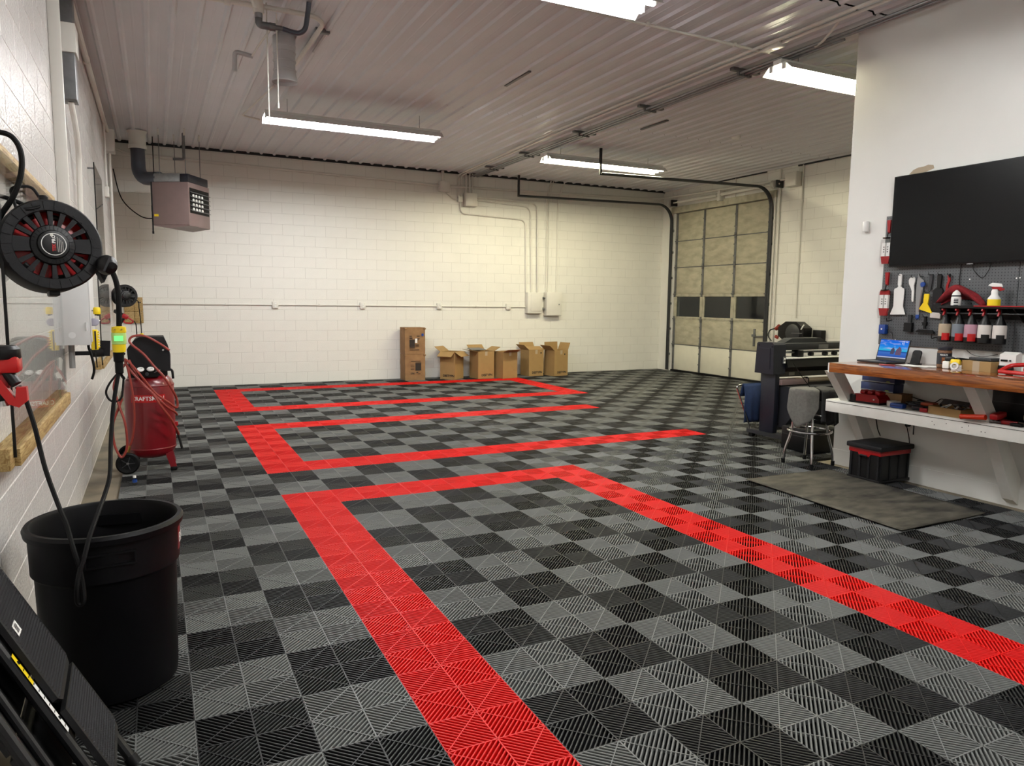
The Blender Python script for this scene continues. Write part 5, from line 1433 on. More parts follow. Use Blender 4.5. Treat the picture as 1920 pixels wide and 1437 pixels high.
yz('hand_brush', 'black wide brush with pale bristles on the pegboard', 'brush', [
    ('handle', [(-1.995, 1.875), (-2.005, 1.886), (-2.025, 1.886), (-2.034, 1.87), (-2.030, 1.76), (-2.000, 1.76)], 'black', XG - .004, .018),
    ('head', [(-1.995, 1.77), (-2.035, 1.77), (-2.050, 1.745), (-2.048, 1.545), (-1.958, 1.555), (-1.962, 1.745)], 'blackm', XG + .002, .016),
    ('bristles', [(-1.953, 1.552), (-2.046, 1.543), (-2.046, 1.495), (-1.953, 1.503)], 'liquidwhite', XG, .02)], hook=(-2.015, 1.878))
yz('red_pliers', 'thin dark red tool with black clip on the pegboard', 'tool', [
    ('arm', [(-2.085, 1.87), (-2.105, 1.872), (-2.112, 1.83), (-2.098, 1.79), (-2.092, 1.71), (-2.075, 1.70), (-2.078, 1.78), (-2.092, 1.83)], 'red', XG, .012),
    ('clip', [(-2.098, 1.885), (-2.112, 1.885), (-2.112, 1.855), (-2.098, 1.855)], 'black', XG - .004, .01)], hook=(-2.105, 1.872))
yz('mini_squeegee', 'small black tool with block handle low on the pegboard', 'tool', [
    ('handle', [(-1.740, 1.522), (-1.775, 1.522), (-1.772, 1.44), (-1.742, 1.44)], 'dkgrey', XG, .02),
    ('block', [(-1.715, 1.45), (-1.79, 1.45), (-1.788, 1.368), (-1.713, 1.370)], 'black', XG - .01, .03)])
yz('squeegee', 'black T-shaped squeegee low on the pegboard', 'squeegee', [
    ('stem', [(-1.898, 1.512), (-1.918, 1.512), (-1.915, 1.40), (-1.895, 1.40)], 'black', XG, .016),
    ('collar', [(-1.885, 1.46), (-1.925, 1.46), (-1.922, 1.43), (-1.89, 1.43)], 'black', XG - .006, .026),
    ('blade', [(-1.832, 1.378), (-1.86, 1.395), (-1.98, 1.392), (-2.000, 1.372), (-1.998, 1.362), (-1.832, 1.367)], 'black', XG - .008, .024)], hook=(-1.906, 1.505))
for y, z, l in ((-1.565, 1.47, 'empty peg hook below the white paddle scraper'), (-2.015, 1.33, 'empty peg hook above the laptop charger, low on the board')):
    tag(MB().tube(bend([(5.265, y, z), (5.20, y + .01, z - .012), (5.195, y + .01, z + .018)], .01), .004, n=8).build('peg_hook', MT['black']), l, 'hook')
t = thing('blue_control_box', 'small blue box on the left edge of the pegboard', 'device', (5.23, -1.49, 1.34))
MB().box((5.215, -1.53, 1.335), (5.262, -1.462, 1.425), bev=.006).build('case', MT['blue'], t)
MB().box((5.213, -1.502, 1.375), (5.2155, -1.488, 1.39)).build('button', MT['white'], t, smooth=None)
pipe('thin_wire', 'thin black wire from the small blue box', spline([(5.24, -1.53, 1.38), (5.24, -1.58, 1.36), (5.245, -1.60, 1.30), (5.25, -1.605, 1.22)], 6), .0025, 'black', 'wire', rad=0, n=6)
pipe('power_cable', 'black cable hanging straight down from the television', spline([(5.25, -2.19, 1.97), (5.25, -2.185, 1.85), (5.25, -2.195, 1.72)], 6), .004, 'black', 'cable', rad=0, n=6)
pipe('power_cable', 'black cable loop drooping under the television', spline([(5.25, -2.285, 1.97), (5.25, -2.30, 1.91), (5.25, -2.37, 1.845), (5.25, -2.42, 1.90), (5.25, -2.44, 1.97)], 8), .003, 'black', 'cable', rad=0, n=6)
for y, z in ((-2.265, 1.835), (-2.64, 1.835), (-2.665, 1.838)):
    MB().cyl((5.2612, y, z), (5.2605, y, z), .006, n=10).build('board_screw', MT['paper'], bpy.data.objects['pegboard'])

# bottle rack
t = thing('bottle_rack', 'black and red bottle rack shelf on the pegboard', 'rack', (5.2, -2.6, 1.52))
MB().box((5.10, -3.3, 1.588), (5.262, -2.10, 1.60), bev=.003).box((5.10, -3.3, 1.596), (5.106, -2.10, 1.612)).build('shelf', MT['black'], t)
MB().box((5.09, -3.3, 1.604), (5.10, -2.42, 1.613)).build('red_lip', MT['red'], t, smooth=None)
MB().box((5.24, -3.3, 1.50), (5.262, -2.10, 1.59), bev=.003).build('back_plate', MT['black'], t)
for y in (-2.12, -2.72, -3.25):
    MB().prism([(5.262, 1.48), (5.262, 1.59), (5.11, 1.59)], (0, y - .006, 0), (1, 0, 0), (0, 0, 1), (0, .012, 0)).build('bracket', MT['black'], t, smooth=None)
MB().cyl((5.15, -3.3, 1.545), (5.15, -2.10, 1.545), .008, n=8).build('hanging_rod', MT['black'], t)
specs = [(-2.145, 'tan', True, 'hanging spray bottle with tan label and red front panel, leftmost'), (-2.262, 'bluegrey', True, 'hanging spray bottle with blue-grey label and red front panel'),
         (-2.368, 'pink', True, 'hanging spray bottle with pink label and red front panel'), (-2.480, 'liquidwhite', False, 'hanging spray bottle with off-white label and black panel, left of the two'),
         (-2.600, 'liquidwhite', False, 'hanging spray bottle with off-white label and black panel, rightmost')]
for y, m, redp, l in specs:
    t = thing('spray_bottle', l, 'spray bottle', (5.165, y, 1.30), group='spray bottles hanging from the rack')
    X_ = 5.165
    MB().lathe([(0, 1.30), (.044, 1.30), (.049, 1.305), (.050, 1.345), (.0495, 1.35)], (X_, y, 0), n=24).build('base', MT['black'], t)
    MB().lathe([(.0495, 1.345), (.0500, 1.35), (.050, 1.44), (.047, 1.455)], (X_, y, 0), n=24).build('label', MT[m], t)
    MB().lathe([(.047, 1.452), (.040, 1.47), (.022, 1.51), (.014, 1.53), (.014, 1.545), (0, 1.545)], (X_, y, 0), n=24).build('shoulder', MT['black'], t)
    a0 = math.atan2(CAMP.y - y, CAMP.x - X_)
    MB().grid(lambda u, v: Vector((X_ + .0508 * math.cos(a0 - .45 + 1.25 * u), y + .0508 * math.sin(a0 - .45 + 1.25 * u), 1.315 + (.062) * v - (.0 if redp else 0))), 10, 2).build('front_panel', MT['brightred'] if redp else MT['black'], t)
    sh_ = MB().box((X_ - .018, y - .016, 1.545), (X_ + .05, y + .016, 1.585), bev=.006).build('spray_head', MT['black'], t)
    MB().prism([(-.02, 1.58), (-.055, 1.585), (-.06, 1.57), (-.03, 1.56), (-.045, 1.53), (-.035, 1.525), (-.015, 1.55)], (X_, y - .006, 0), (1, 0, 0), (0, 0, 1), (0, .012, 0)).build('trigger', MT['red'], sh_, smooth=None)
t = thing('cleaner_bottle', 'white squeeze bottle with navy print on the rack', 'bottle', (5.16, -2.232, 1.60))
MB().lathe([(0, 0), (.036, 0), (.038, .004), (.038, .075), (.035, .085), (.034, .10), (.026, .122), (.012, .135), (.009, .14), (0, .142)], (5.15, -2.232, 1.6005), n=24).build('body', MT['paper'], t)
MB().lathe([(.0352, .086), (.0352, .098)], (5.15, -2.232, 1.6005), n=24).build('navy_band', MT['navy'], t)
a0 = math.atan2(CAMP.y + 2.232, CAMP.x - 5.15)
for k, (z, h) in enumerate(((.03, .012), (.046, .010), (.06, .008), (.012, .006))):
    MB().grid(lambda u, v: Vector((5.15 + .0384 * math.cos(a0 - .45 + .9 * u), -2.232 + .0384 * math.sin(a0 - .45 + .9 * u), 1.6005 + z + h * v)), 8, 1).build('label_print', MT['navy'], t)
t = thing('yellow_label_sprayer', 'white spray bottle with yellow label and red trigger on the rack', 'spray bottle', (5.155, -2.545, 1.60))
MB().lathe([(0, 0), (.042, 0), (.045, .005), (.046, .065), (.044, .072)], (5.15, -2.545, 1.6005), n=24).build('base', MT['white'], t)
MB().lathe([(.0465, .008), (.0468, .062), (.0465, .064)], (5.15, -2.545, 1.6005), n=24).build('yellow_label', MT['yellow'], t)
MB().lathe([(.045, .065), (.043, .075), (.028, .095), (.024, .105), (.024, .13), (.018, .145), (0, .145)], (5.15, -2.545, 1.6005), n=24).build('neck', MT['paper'], t)
MB().prism([(.04, .165), (.03, .19), (-.03, .197), (-.05, .185), (-.055, .172), (-.02, .165)], (5.15, -2.56, 1.6005), (.35, -.94, 0), (0, 0, 1), (.02, .02, 0)).build('spray_head', MT['paper'], t)
MB().prism([(.03, .166), (-.03, .166), (-.045, .15), (-.058, .152), (-.055, .14), (-.03, .13), (-.012, .145), (.02, .14)], (5.15, -2.555, 1.6005), (-.35, .94, 0), (0, 0, 1), (.016, .016, 0)).build('trigger', MT['red'], t)
t = thing('red_cloth', 'red microfibre cloth draped over the left end of the rack', 'cloth', (5.18, -2.24, 1.60))
rc = MB().grid(lambda u, v: Vector((5.19 + .035 * math.sin(3 * u + 5 * v) + .03 * (1 - v), -2.055 - .385 * u + .01 * math.sin(7 * v), 1.604 + max(0, .175 * math.sin(PI * min(1, max(0, .04 + .96 * u)) ** .95) ** .8) * (.35 + .65 * v) + .012 * math.sin(11 * u + 4 * v) * v - .02 * (1 - v) * 0)), 26, 10)
solid(rc.build('cloth', MT['redcloth'], t, smooth=70), .008, 0)

t = thing('wall_sensor', 'small white cylinder sensor on the partition left of the television', 'sensor', (5.25, -1.225, 2.31))
MB().lathe([(0, 0), (.026, 0), (.028, .004), (.028, .092), (.026, .096), (0, .096)], (5.25, -1.225, 2.315), n=24).build('body', MT['white'], t)
MB().box((5.26, -1.24, 2.31), (5.279, -1.21, 2.40), bev=.002).build('mount', MT['white'], t)
t = thing('wall_outlet', 'white outlet with black plug low on the partition', 'outlet', (5.275, -1.81, .43))
MB().box((5.272, -1.845, .425), (5.279, -1.775, .545), bev=.003).build('cover_plate', MT['white'], t)
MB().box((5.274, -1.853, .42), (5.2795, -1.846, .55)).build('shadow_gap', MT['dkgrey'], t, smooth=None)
MB().cyl((5.272, -1.805, .51), (5.235, -1.805, .505), .022, .018, n=16).build('plug', MT['black'], t)
MB().box((5.270, -1.82, .445), (5.2725, -1.795, .475)).build('socket', MT['pipe'], t, smooth=None)
MB().tube(spline([(5.238, -1.805, .50), (5.225, -1.83, .45), (5.24, -1.84, .37), (5.25, -1.845, .25)], 6), .0045, n=6).build('cord', MT['black'], t)

fresh = [o for o in bpy.data.objects if o not in before]
for o in fresh:                                 # everything fixed to the partition sits on its face
    if o.parent is None or o.parent in before:
        o.location += Vector((.10, .063, .003))

# ------------------------------------------------------------------ workbench
ZT = 1.09
t = thing('workbench', 'white framed workbench with varnished wood top fixed to the partition', 'workbench', (4.95, -2.4, 0))
MB().box((4.58, -3.6, ZT - .085), (XW, -1.48, ZT), bev=.004).build('wood_top', MT['bench'], t)
for k, x in enumerate((4.70, 4.88, 5.06)):
    pass
MB().box((4.585, -1.479, ZT - .09), (XW, -1.465, ZT - .002)).build('end_trim', MT['dirtywhite'], t, smooth=None)
MB().box((4.87, -3.6, .705), (XW, -1.24, .715)).build('shelf_board', MT['dirtywhite'], t, smooth=None)
MB().box((4.855, -3.6, .60), (4.895, -1.235, .712), bev=.003).build('shelf_fascia', MT['dirtywhite'], t)
MB().box((4.853, -3.6, .6925), (4.8555, -1.24, .6965)).build('fascia_seam', MT['ink'], t, smooth=None)
MB().box((4.87, -1.26, .60), (XW, -1.235, .712), bev=.003).build('shelf_end', MT['dirtywhite'], t)
MB().box((5.34, -3.6, .60), (XW, -1.24, .70)).build('wall_cleat', MT['dirtywhite'], t, smooth=None)
for y in (-1.41, -2.69):
    MB().prism([(4.66, ZT - .085), (4.80, ZT - .085), (5.115, .60), (XP - .003, .22), (XP - .003, .0), (5.30, .05), (4.985, .60)], (0, y - .045, 0), (1, 0, 0), (0, 0, 1), (0, .09, 0)).build('leg', MT['dirtywhite'], t, smooth=None)
for y, z in ((-2.3, .66), (-2.32, .635), (-2.55, .65), (-2.6, .67), (-2.6, .63), (-2.42, .66), (-2.7, .64), (-2.73, .64)):
    MB().cyl((4.8555, y, z), (4.8545, y, z), .004, n=8).build('nail_hole', MT['ink'], t)

# on the bench top
Z = ZT + .0005
t = thing('laptop', 'open laptop with blue seascape wallpaper on the bench top', 'laptop', (5.07, -1.63, Z), math.radians(-96))
base_ = MB().box((-.165, -.115, 0), (.165, .115, .016), bev=.003).build('base', MT['dkgrey'], t, local=True)
for r in range(5):
    for c_ in range(13):
        MB().box((-.145 + c_ * .0225, -.02 + r * .022, .0161), (-.145 + c_ * .0225 + .018, -.02 + r * .022 + .017, .0175)).build('key', MT['black'], base_, local=True, smooth=None)
MB().box((-.05, -.10, .0161), (.05, -.035, .0168)).build('touchpad', MT['dgalv'], base_, local=True, smooth=None)
til = math.radians(14)
e = Vector((0, math.sin(til), math.cos(til)))
nn = Vector((0, -math.cos(til), math.sin(til)))
o_ = Vector((0, .112, .016))
lid = MB()
lid.prism([(-.165, 0), (.165, 0), (.165, .20), (-.165, .20)], o_ - nn * .008, (1, 0, 0), e, nn * .008)
lid_ = lid.build('lid', MT['black'], t, local=True, smooth=None)
def screen_mat():
    m = bpy.data.materials.new('laptop_wallpaper')
    m.use_nodes = True
    nt = m.node_tree
    nt.nodes.clear()
    N_ = nt.nodes.new; L_ = nt.links.new
    o = N_('ShaderNodeOutputMaterial'); em = N_('ShaderNodeEmission'); em.inputs[1].default_value = .85
    tc = N_('ShaderNodeTexCoord'); sep = N_('ShaderNodeSeparateXYZ')
    L_(tc.outputs['Generated'], sep.inputs[0])
    rmp = N_('ShaderNodeValToRGB')
    cr = rmp.color_ramp
    cr.elements[0].position = 0; cr.elements[0].color = lin((60, 96, 170)) + (1,)
    cr.elements[1].position = 1; cr.elements[1].color = lin((30, 100, 226)) + (1,)
    for p_, c_ in ((.06, (240, 240, 245)), (.065, (50, 88, 180)), (.30, (70, 120, 205)), (.36, (30, 70, 150)), (.42, (60, 190, 235)), (.62, (40, 140, 240))):
        q = cr.elements.new(p_); q.color = lin(c_) + (1,)
    L_(sep.outputs[2], rmp.inputs[0])
    nz = N_('ShaderNodeTexNoise'); nz.inputs['Scale'].default_value = 4.0; nz.inputs['Detail'].default_value = 6; nz.inputs['Distortion'].default_value = .8
    mp = N_('ShaderNodeMapping'); mp.inputs['Scale'].default_value = (1, 1, 3.0)
    L_(tc.outputs['Generated'], mp.inputs[0]); L_(mp.outputs[0], nz.inputs['Vector'])
    r2_ = N_('ShaderNodeValToRGB'); r2_.color_ramp.elements[0].position = .5; r2_.color_ramp.elements[1].position = .72
    L_(nz.outputs['Fac'], r2_.inputs[0])
    ml = N_('ShaderNodeMath'); ml.operation = 'MULTIPLY'; ml.inputs[1].default_value = .8
    gt = N_('ShaderNodeMath'); gt.operation = 'GREATER_THAN'; gt.inputs[1].default_value = .46
    L_(sep.outputs[2], gt.inputs[0]); m2 = N_('ShaderNodeMath'); m2.operation = 'MULTIPLY'
    L_(r2_.outputs[0], ml.inputs[0]); L_(ml.outputs[0], m2.inputs[0]); L_(gt.outputs[0], m2.inputs[1])
    mx = N_('ShaderNodeMix'); mx.data_type = 'RGBA'
    L_(m2.outputs[0], mx.inputs['Factor']); L_(rmp.outputs[0], mx.inputs[6]); mx.inputs[7].default_value = lin((190, 196, 240)) + (1,)
    L_(mx.outputs[2], em.inputs[0]); L_(em.outputs[0], o.inputs[0])
    return m
MB().prism([(-.156, .022), (.156, .022), (.156, .192), (-.156, .192)], o_ + nn * .0002, (1, 0, 0), e, nn * .0006).build('screen', screen_mat(), lid_, local=True, smooth=None)
isl = emit('wallpaper_rock', lin((84, 84, 110)), .8)
isl2 = emit('wallpaper_headland', lin((112, 92, 120)), .8)
MB().prism([(-.02, .06), (.02, .06), (.024, .10), (.01, .118), (-.002, .125), (-.006, .112), (-.018, .102)], o_ + nn * .0009, (1, 0, 0), e, nn * .0004).build('wallpaper_rock', isl, lid_, local=True, smooth=None)
MB().prism([(.035, .055), (.095, .055), (.098, .10), (.085, .122), (.066, .132), (.052, .115), (.038, .10)], o_ + nn * .0009, (1, 0, 0), e, nn * .0004).build('wallpaper_headland', isl2, lid_, local=True, smooth=None)
for x, z in ((.085, .175), (.10, .175), (.085, .158), (.10, .158), (.12, .175), (.135, .175)):
    MB().prism([(0, 0), (.008, 0), (.008, .008), (0, .008)], o_ + nn * .0009 + Vector((x, 0, 0)) + e * z, (1, 0, 0), e, nn * .0004).build('desktop_icon', emit('icon_white', (.9, .9, .95), .9) if 'icon_white' not in bpy.data.materials else bpy.data.materials['icon_white'], lid_, local=True, smooth=None)
MB().prism([(-.004, .194), (.004, .194), (.004, .198), (-.004, .198)], o_ + nn * .0002, (1, 0, 0), e, nn * .0006).build('webcam', MT['paper'], lid_, local=True, smooth=None)
pipe('laptop_cable', 'black charger cable behind the laptop', spline([(5.02, -1.475, Z + .008), (5.1, -1.49, Z + .012), (5.2, -1.50, Z + .006)], 6), .003, 'black', 'cable', rad=0, n=6)
t = thing('phone_stand', 'black tilted phone charging stand beside the laptop', 'phone stand', (5.14, -1.92, Z))
MB().cbox((5.13, -1.92, Z + .007), (.09, .08, .014), bev=.005).build('base', MT['black'], t)
MB().prism([(-.036, .01), (.036, .01), (.036, .12), (.030, .136), (.018, .142), (-.018, .142), (-.030, .136), (-.036, .12)], (5.105, -1.93, Z), (.25, -.97, 0), (.42, .1, .9), (.012, 0, -.004)).build('back', MT['rubber'], t)
t = thing('paper_stack', 'white papers lying on the bench top by the phone stand', 'papers', (4.98, -2.05, Z))
for k, (dx, dy, rz) in enumerate(((0, 0, .2), (.03, -.03, .5), (-.02, .04, -.1))):
    MB().cbox((4.98 + dx, -2.05 + dy, Z + .002 + k * .002), (.15, .2, .0016), rot=(0, 0, rz)).build('sheet', MT['paper'], t, smooth=None)
tag(MB().cyl((4.80, -1.82, Z + .005), (4.84, -1.94, Z + .005), .0045, n=8).build('red_pen', MT['red']), 'dark red pen at the bench edge in front of the laptop', 'pen')
t = thing('snack_jar', 'clear snack jar with navy label and navy lid on the bench', 'jar', (5.12, -2.19, Z))
MB().lathe([(0, 0), (.050, 0), (.055, .006), (.055, .135), (.048, .146), (.046, .15), (0, .15)], (5.12, -2.19, Z), n=28).build('contents', mat('mixed_nuts', (136, 92, 58), .6, var=.45, vscale=60), t)
jl_ = MB().lathe([(.0558, .03), (.0562, .032), (.0562, .122), (.0558, .124)], (5.12, -2.19, Z), n=28).build('label', MT['navy'], t)
MB().lathe([(.052, .148), (.055, .15), (.055, .172), (.05, .176), (0, .176)], (5.12, -2.19, Z), n=28).build('lid', MT['navy'], t)
a0 = math.atan2(CAMP.y + 2.19, CAMP.x - 5.12)
def onJ(x, z, r=.0566): return Vector((5.12 + r * math.cos(a0 + x / r), -2.19 + r * math.sin(a0 + x / r), Z + z))
MB().grid(lambda u, v: onJ(-.018 + .03 * u, .04 + .05 * v), 6, 2).build('label_picture', MT['bench'], jl_)
text_mb('PEANUTS', .014, (0, 0, 0), (1, 0, 0), (0, 0, 1), bold=.0004, warp=lambda x, y: onJ(x - .004, .108 + y, .0570)).build('lettering', MT['paper'], jl_, smooth=None)
t = thing('tape_tool', 'yellow and white hand tool with black grip by the snack jar', 'tool', (5.08, -2.33, Z))
MB().lathe([(.018, -.02), (.030, -.02), (.031, 0), (.030, .02), (.018, .02), (.018, -.02)], (5.0, -2.36, Z + .031), axis=(-.8, -.3, 0), n=24).build('white_ring', MT['paper'], t)
MB().cbox((5.05, -2.34, Z + .058), (.09, .07, .045), rot=(0, .15, .3), bev=.012).build('yellow_body', MT['yellow'], t)
MB().cbox((5.10, -2.36, Z + .075), (.10, .05, .035), rot=(0, .1, -.4), bev=.01).build('black_grip', MT['black'], t)
MB().cbox((5.03, -2.27, Z + .032), (.05, .05, .062), rot=(0, 0, .3), bev=.008).build('white_foot', MT['paper'], t)
MB().cbox((5.06, -2.28, Z + .078), (.07, .07, .04), rot=(0, .2, .3), bev=.012).build('black_cap', MT['black'], t)
t = thing('shallow_carton', 'closed brown carton on the bench top under a grey case', 'box', (5.12, -2.52, Z))
MB().cbox((5.12, -2.52, Z + .04), (.17, .25, .08), rot=(0, 0, -.12)).build('body', MT['card'], t, smooth=None)
MB().cbox((5.12, -2.52, Z + .04), (.172, .06, .0815), rot=(0, 0, -.12)).build('packing_tape', MT['tan'], t, smooth=None)
t = thing('grey_case', 'flat grey case lying on the closed brown carton', 'case', (5.13, -2.52, Z + .0815))
MB().cbox((5.13, -2.52, Z + .0955), (.12, .19, .026), rot=(0, 0, -.12), bev=.006).build('body', MT['dkgrey'], t)
MB().cbox((5.13, -2.52, Z + .1087), (.09, .16, .001), rot=(0, 0, -.12)).build('top_label', MT['greybox'], t, smooth=None)
t = thing('trim_tools', 'small jar of dark tools beside the white charger', 'jar', (5.2, -2.63, Z))
MB().lathe([(0, 0), (.03, 0), (.032, .09), (.030, .092), (.028, .09), (.028, .01)], (5.21, -2.635, Z), n=20).build('jar', MT['clearplastic'], t)
for k in range(5):
    MB().cyl((5.21 + .008 * math.cos(k), -2.635 + .008 * math.sin(k), Z + .012), (5.21 + .022 * math.cos(k * 1.3), -2.635 + .02 * math.sin(k * 1.3), Z + .16), .006, n=8).build('tool_handle', MT['mauve' if k % 2 else 'black'], t)
t = thing('white_charger', 'white boxy charger with black openings on the bench', 'charger', (5.13, -2.72, Z))
MB().prism([(-.045, 0), (.055, 0), (.055, .155), (.03, .165), (-.045, .145)], (5.12, -2.66, Z), (1, .1, 0), (0, 0, 1), (.01, -.115, 0)).build('body', MT['white'], t)
MB().cbox((5.073, -2.70, Z + .10), (.006, .05, .014)).build('slot', MT['black'], t, smooth=None)
MB().cbox((5.073, -2.745, Z + .10), (.006, .012, .012)).build('slot', MT['black'], t, smooth=None)
MB().cbox((5.073, -2.695, Z + .045), (.008, .075, .03), bev=.003).build('mouth', MT['black'], t)
MB().cbox((5.105, -2.745, Z + .03), (.09, .05, .055), bev=.012).build('charger_base', MT['black'], t)
t = thing('red_caulk_tool', 'red and black power tool lying at the right end of the bench', 'power tool', (5.02, -2.83, Z))
MB().tube(bend([(4.95, -2.74, Z + .022), (4.93, -2.98, Z + .022), (5.05, -3.05, Z + .05), (5.08, -2.9, Z + .085), (5.03, -2.78, Z + .07), (4.95, -2.74, Z + .022)], .03), .016, n=10).build('red_frame', MT['brightred'], t)
MB().cbox((5.06, -2.93, Z + .07), (.09, .12, .10), rot=(.1, 0, .1), bev=.018).build('motor', MT['brightred'], t)
MB().cbox((5.08, -3.02, Z + .035), (.11, .10, .07), bev=.014).build('battery', MT['black'], t)
MB().cbox((5.07, -2.90, Z + .135), (.04, .05, .05), rot=(.3, 0, 0), bev=.01).build('trigger', MT['red'], t)
pipe('wall_cable', 'thin black cable drooping along the wall above the closed carton', spline([(5.366, -2.22, 1.235), (5.36, -2.28, 1.20), (5.36, -2.37, 1.19), (5.365, -2.48, 1.215)], 8), .0025, 'black', 'cable', rad=0, n=6)

# on the lower shelf
Z = .7155
t = thing('battery_charger', 'long red multi-bay battery charger on the lower shelf', 'charger', (5.0, -1.55, Z))
MB().prism([(0, 0), (.27, 0), (.27, .05), (.24, .085), (.04, .085), (0, .05)], (4.90, -1.475, Z), (.1, -1, 0), (0, 0, 1), (.15, 0, 0)).build('base', MT['red'], t)
MB().box((4.895, -1.525, Z), (5.05, -1.465, Z + .075), bev=.012).build('control_end', MT['black'], t)
for k in range(3):
    MB().cbox((4.985 + .008 * k, -1.56 - .07 * k, Z + .10), (.09, .05, .035), rot=(.25, 0, 0), bev=.008).build('battery_bay', MT['red'], t)
MB().prism([(0, 0), (.29, 0), (.29, .018), (0, .018)], (4.892, -1.465, Z), (.1, -1, 0), (0, 0, 1), (.16, 0, 0)).build('foot', MT['black'], t, smooth=None)
MB().cyl((4.924, -1.70, Z + .045), (4.914, -1.70, Z + .045), .007, n=8).build('indicator', MT['white'], t)
t = thing('storage_carton', 'flat dark carton supporting the two blue boxes on the shelf', 'box', (5.19, -1.62, Z))
MB().cbox((5.19, -1.62, Z + .048), (.15, .42, .096)).build('body', MT['oldcard'], t, smooth=None)
MB().cbox((5.19, -1.62, Z + .094), (.152, .10, .006)).build('tape', MT['tan'], t, smooth=None)
for k, l in ((0, 'blue boxed kit with green corner, lower of two under the bench'), (1, 'blue boxed kit with green corner, upper of two under the bench')):
    t = thing('blue_box', l, 'box', (5.19, -1.56, Z + .0975 + k * .083), group='blue boxes under the bench')
    MB().cbox((5.19, -1.57 - .008 * k, Z + .0975 + .04 + k * .083), (.14, .34, .078), bev=.003).build('body', mat('navy_box_print', (34, 52, 104), .5) if k == 0 else bpy.data.materials['navy_box_print'], t)
    MB().cbox((5.1195, -1.57 - .008 * k, Z + .0975 + .008 + k * .083), (.002, .335, .008)).build('grey_stripe', MT['greybox'], t, smooth=None)
    MB().prism([(-.085, 0), (-.145, 0), (-.13, .02), (-.10, .02)], (5.1188, -1.56 - .008 * k, Z + .0995 + k * .083), (0, 1, 0), (0, 0, 1), (.002, 0, 0)).build('green_corner', mat('lime_print', (150, 176, 60), .5) if 'lime_print' not in bpy.data.materials else bpy.data.materials['lime_print'], t, smooth=None)
t = thing('tape_roll', 'white tape roll on the lower shelf by the blue tape measure', 'tape', (5.02, -1.91, Z))
MB().lathe([(.025, 0), (.055, 0), (.057, .003), (.057, .042), (.055, .045), (.025, .045), (.025, 0)], (5.02, -1.825, Z), n=28).build('roll', MT['white'], t)
t = thing('blue_case', 'bright blue rounded case on the lower shelf edge', 'case', (4.95, -1.98, Z))
MB().cbox((4.935, -1.93, Z + .023), (.07, .12, .045), rot=(0, 0, .1), bev=.014).build('body', MT['blue'], t)
MB().cbox((4.8985, -1.93, Z + .024), (.002, .10, .004), rot=(0, 0, .1)).build('seam', MT['navy'], t, smooth=None)
t = thing('navy_grip', 'dark navy tool grip right of the blue case', 'tool', (4.97, -2.09, Z))
MB().cbox((4.97, -2.09, Z + .02), (.045, .10, .038), rot=(0, 0, .25), bev=.012).cbox((5.03, -2.02, Z + .035), (.05, .10, .03), rot=(.2, 0, .5), bev=.01).build('body', MT['navy'], t)
t = thing('cable_coil', 'coiled dark cable on the lower shelf behind the navy grip', 'cable', (5.1, -2.0, Z))
MB().tube([(5.11 + (.05 + .0015 * i) * math.cos(i * .5), -1.99 + (.05 + .0015 * i) * math.sin(i * .5), Z + .008 + .0012 * i) for i in range(40)], .006, n=6).build('coil', MT['dkgrey'], t)
t = thing('orange_block', 'orange and black block tool on the lower shelf', 'tool', (5.05, -2.12, Z))
MB().cbox((5.06, -2.13, Z + .055), (.09, .11, .03), rot=(0, 0, .1), bev=.008).build('orange_body', mat('orange_plastic', (214, 92, 40), .4), t)
MB().cbox((5.06, -2.13, Z + .022), (.10, .12, .04), rot=(0, 0, .1), bev=.008).build('black_base', MT['black'], t)
tag(MB().cbox((4.93, -2.175, Z + .018), (.035, .07, .034), bev=.006).build('red_case', MT['red']), 'small red case tucked left of the open tray carton', 'case')
t = thing('tray_carton', 'open shallow brown tray carton of parts on the lower shelf', 'box', (4.98, -2.38, Z))
xf = Matrix.Translation((4.985, -2.385, Z)) @ Matrix.Rotation(-.12, 4, 'Z')
tr = MB()
w2, d2, h2, th = .10, .15, .066, .005
for lo, hi in (((-w2, -d2, 0), (w2, d2, th)), ((-w2, -d2, th), (-w2 + th, d2, h2)), ((w2 - th, -d2, th), (w2, d2, h2)), ((-w2, -d2, th), (w2, -d2 + th, h2)), ((-w2, d2 - th, th), (w2, d2, h2))):
    tr.box(lo, hi, xf)
tr.build('tray', MT['card'], t, smooth=None)
t2 = thing('metal_parts', 'loose silver and grey parts heaped in the tray carton', 'parts', (4.98, -2.37, Z + .03))
rnd = random.Random(4)
for k in range(26):
    MB().cbox((4.985 + rnd.uniform(-.07, .07), -2.385 + rnd.uniform(-.11, .11), Z + .05 + rnd.uniform(0, .035)), (.05, .018, .006), rot=(rnd.uniform(-.6, .6), rnd.uniform(-.6, .6), rnd.uniform(0, 3)), bev=.002).build('bracket', MT[('galv', 'white', 'dkgrey')[k % 3]], t2, smooth=None)
t = thing('grey_binder', 'grey flat binder leaning behind the tray carton', 'binder', (5.17, -2.28, Z))
MB().cbox((5.17, -2.28, Z + .06), (.02, .24, .10), rot=(.05, .9, 0), bev=.004).build('cover', MT['dgalv'], t)
MB().cbox((5.18, -2.28, Z + .050), (.012, .22, .09), rot=(.05, .9, 0)).build('pages', MT['paper'], t, smooth=None)
t = thing('red_pouch', 'dark red pouch behind the right end of the tray carton', 'pouch', (5.14, -2.50, Z))
MB().cbox((5.14, -2.52, Z + .055), (.09, .17, .10), rot=(0, .3, -.1), bev=.02).build('body', MT['red'], t)
MB().cbox((5.10, -2.52, Z + .105), (.02, .15, .01), rot=(0, .3, -.1)).build('zip', MT['black'], t, smooth=None)
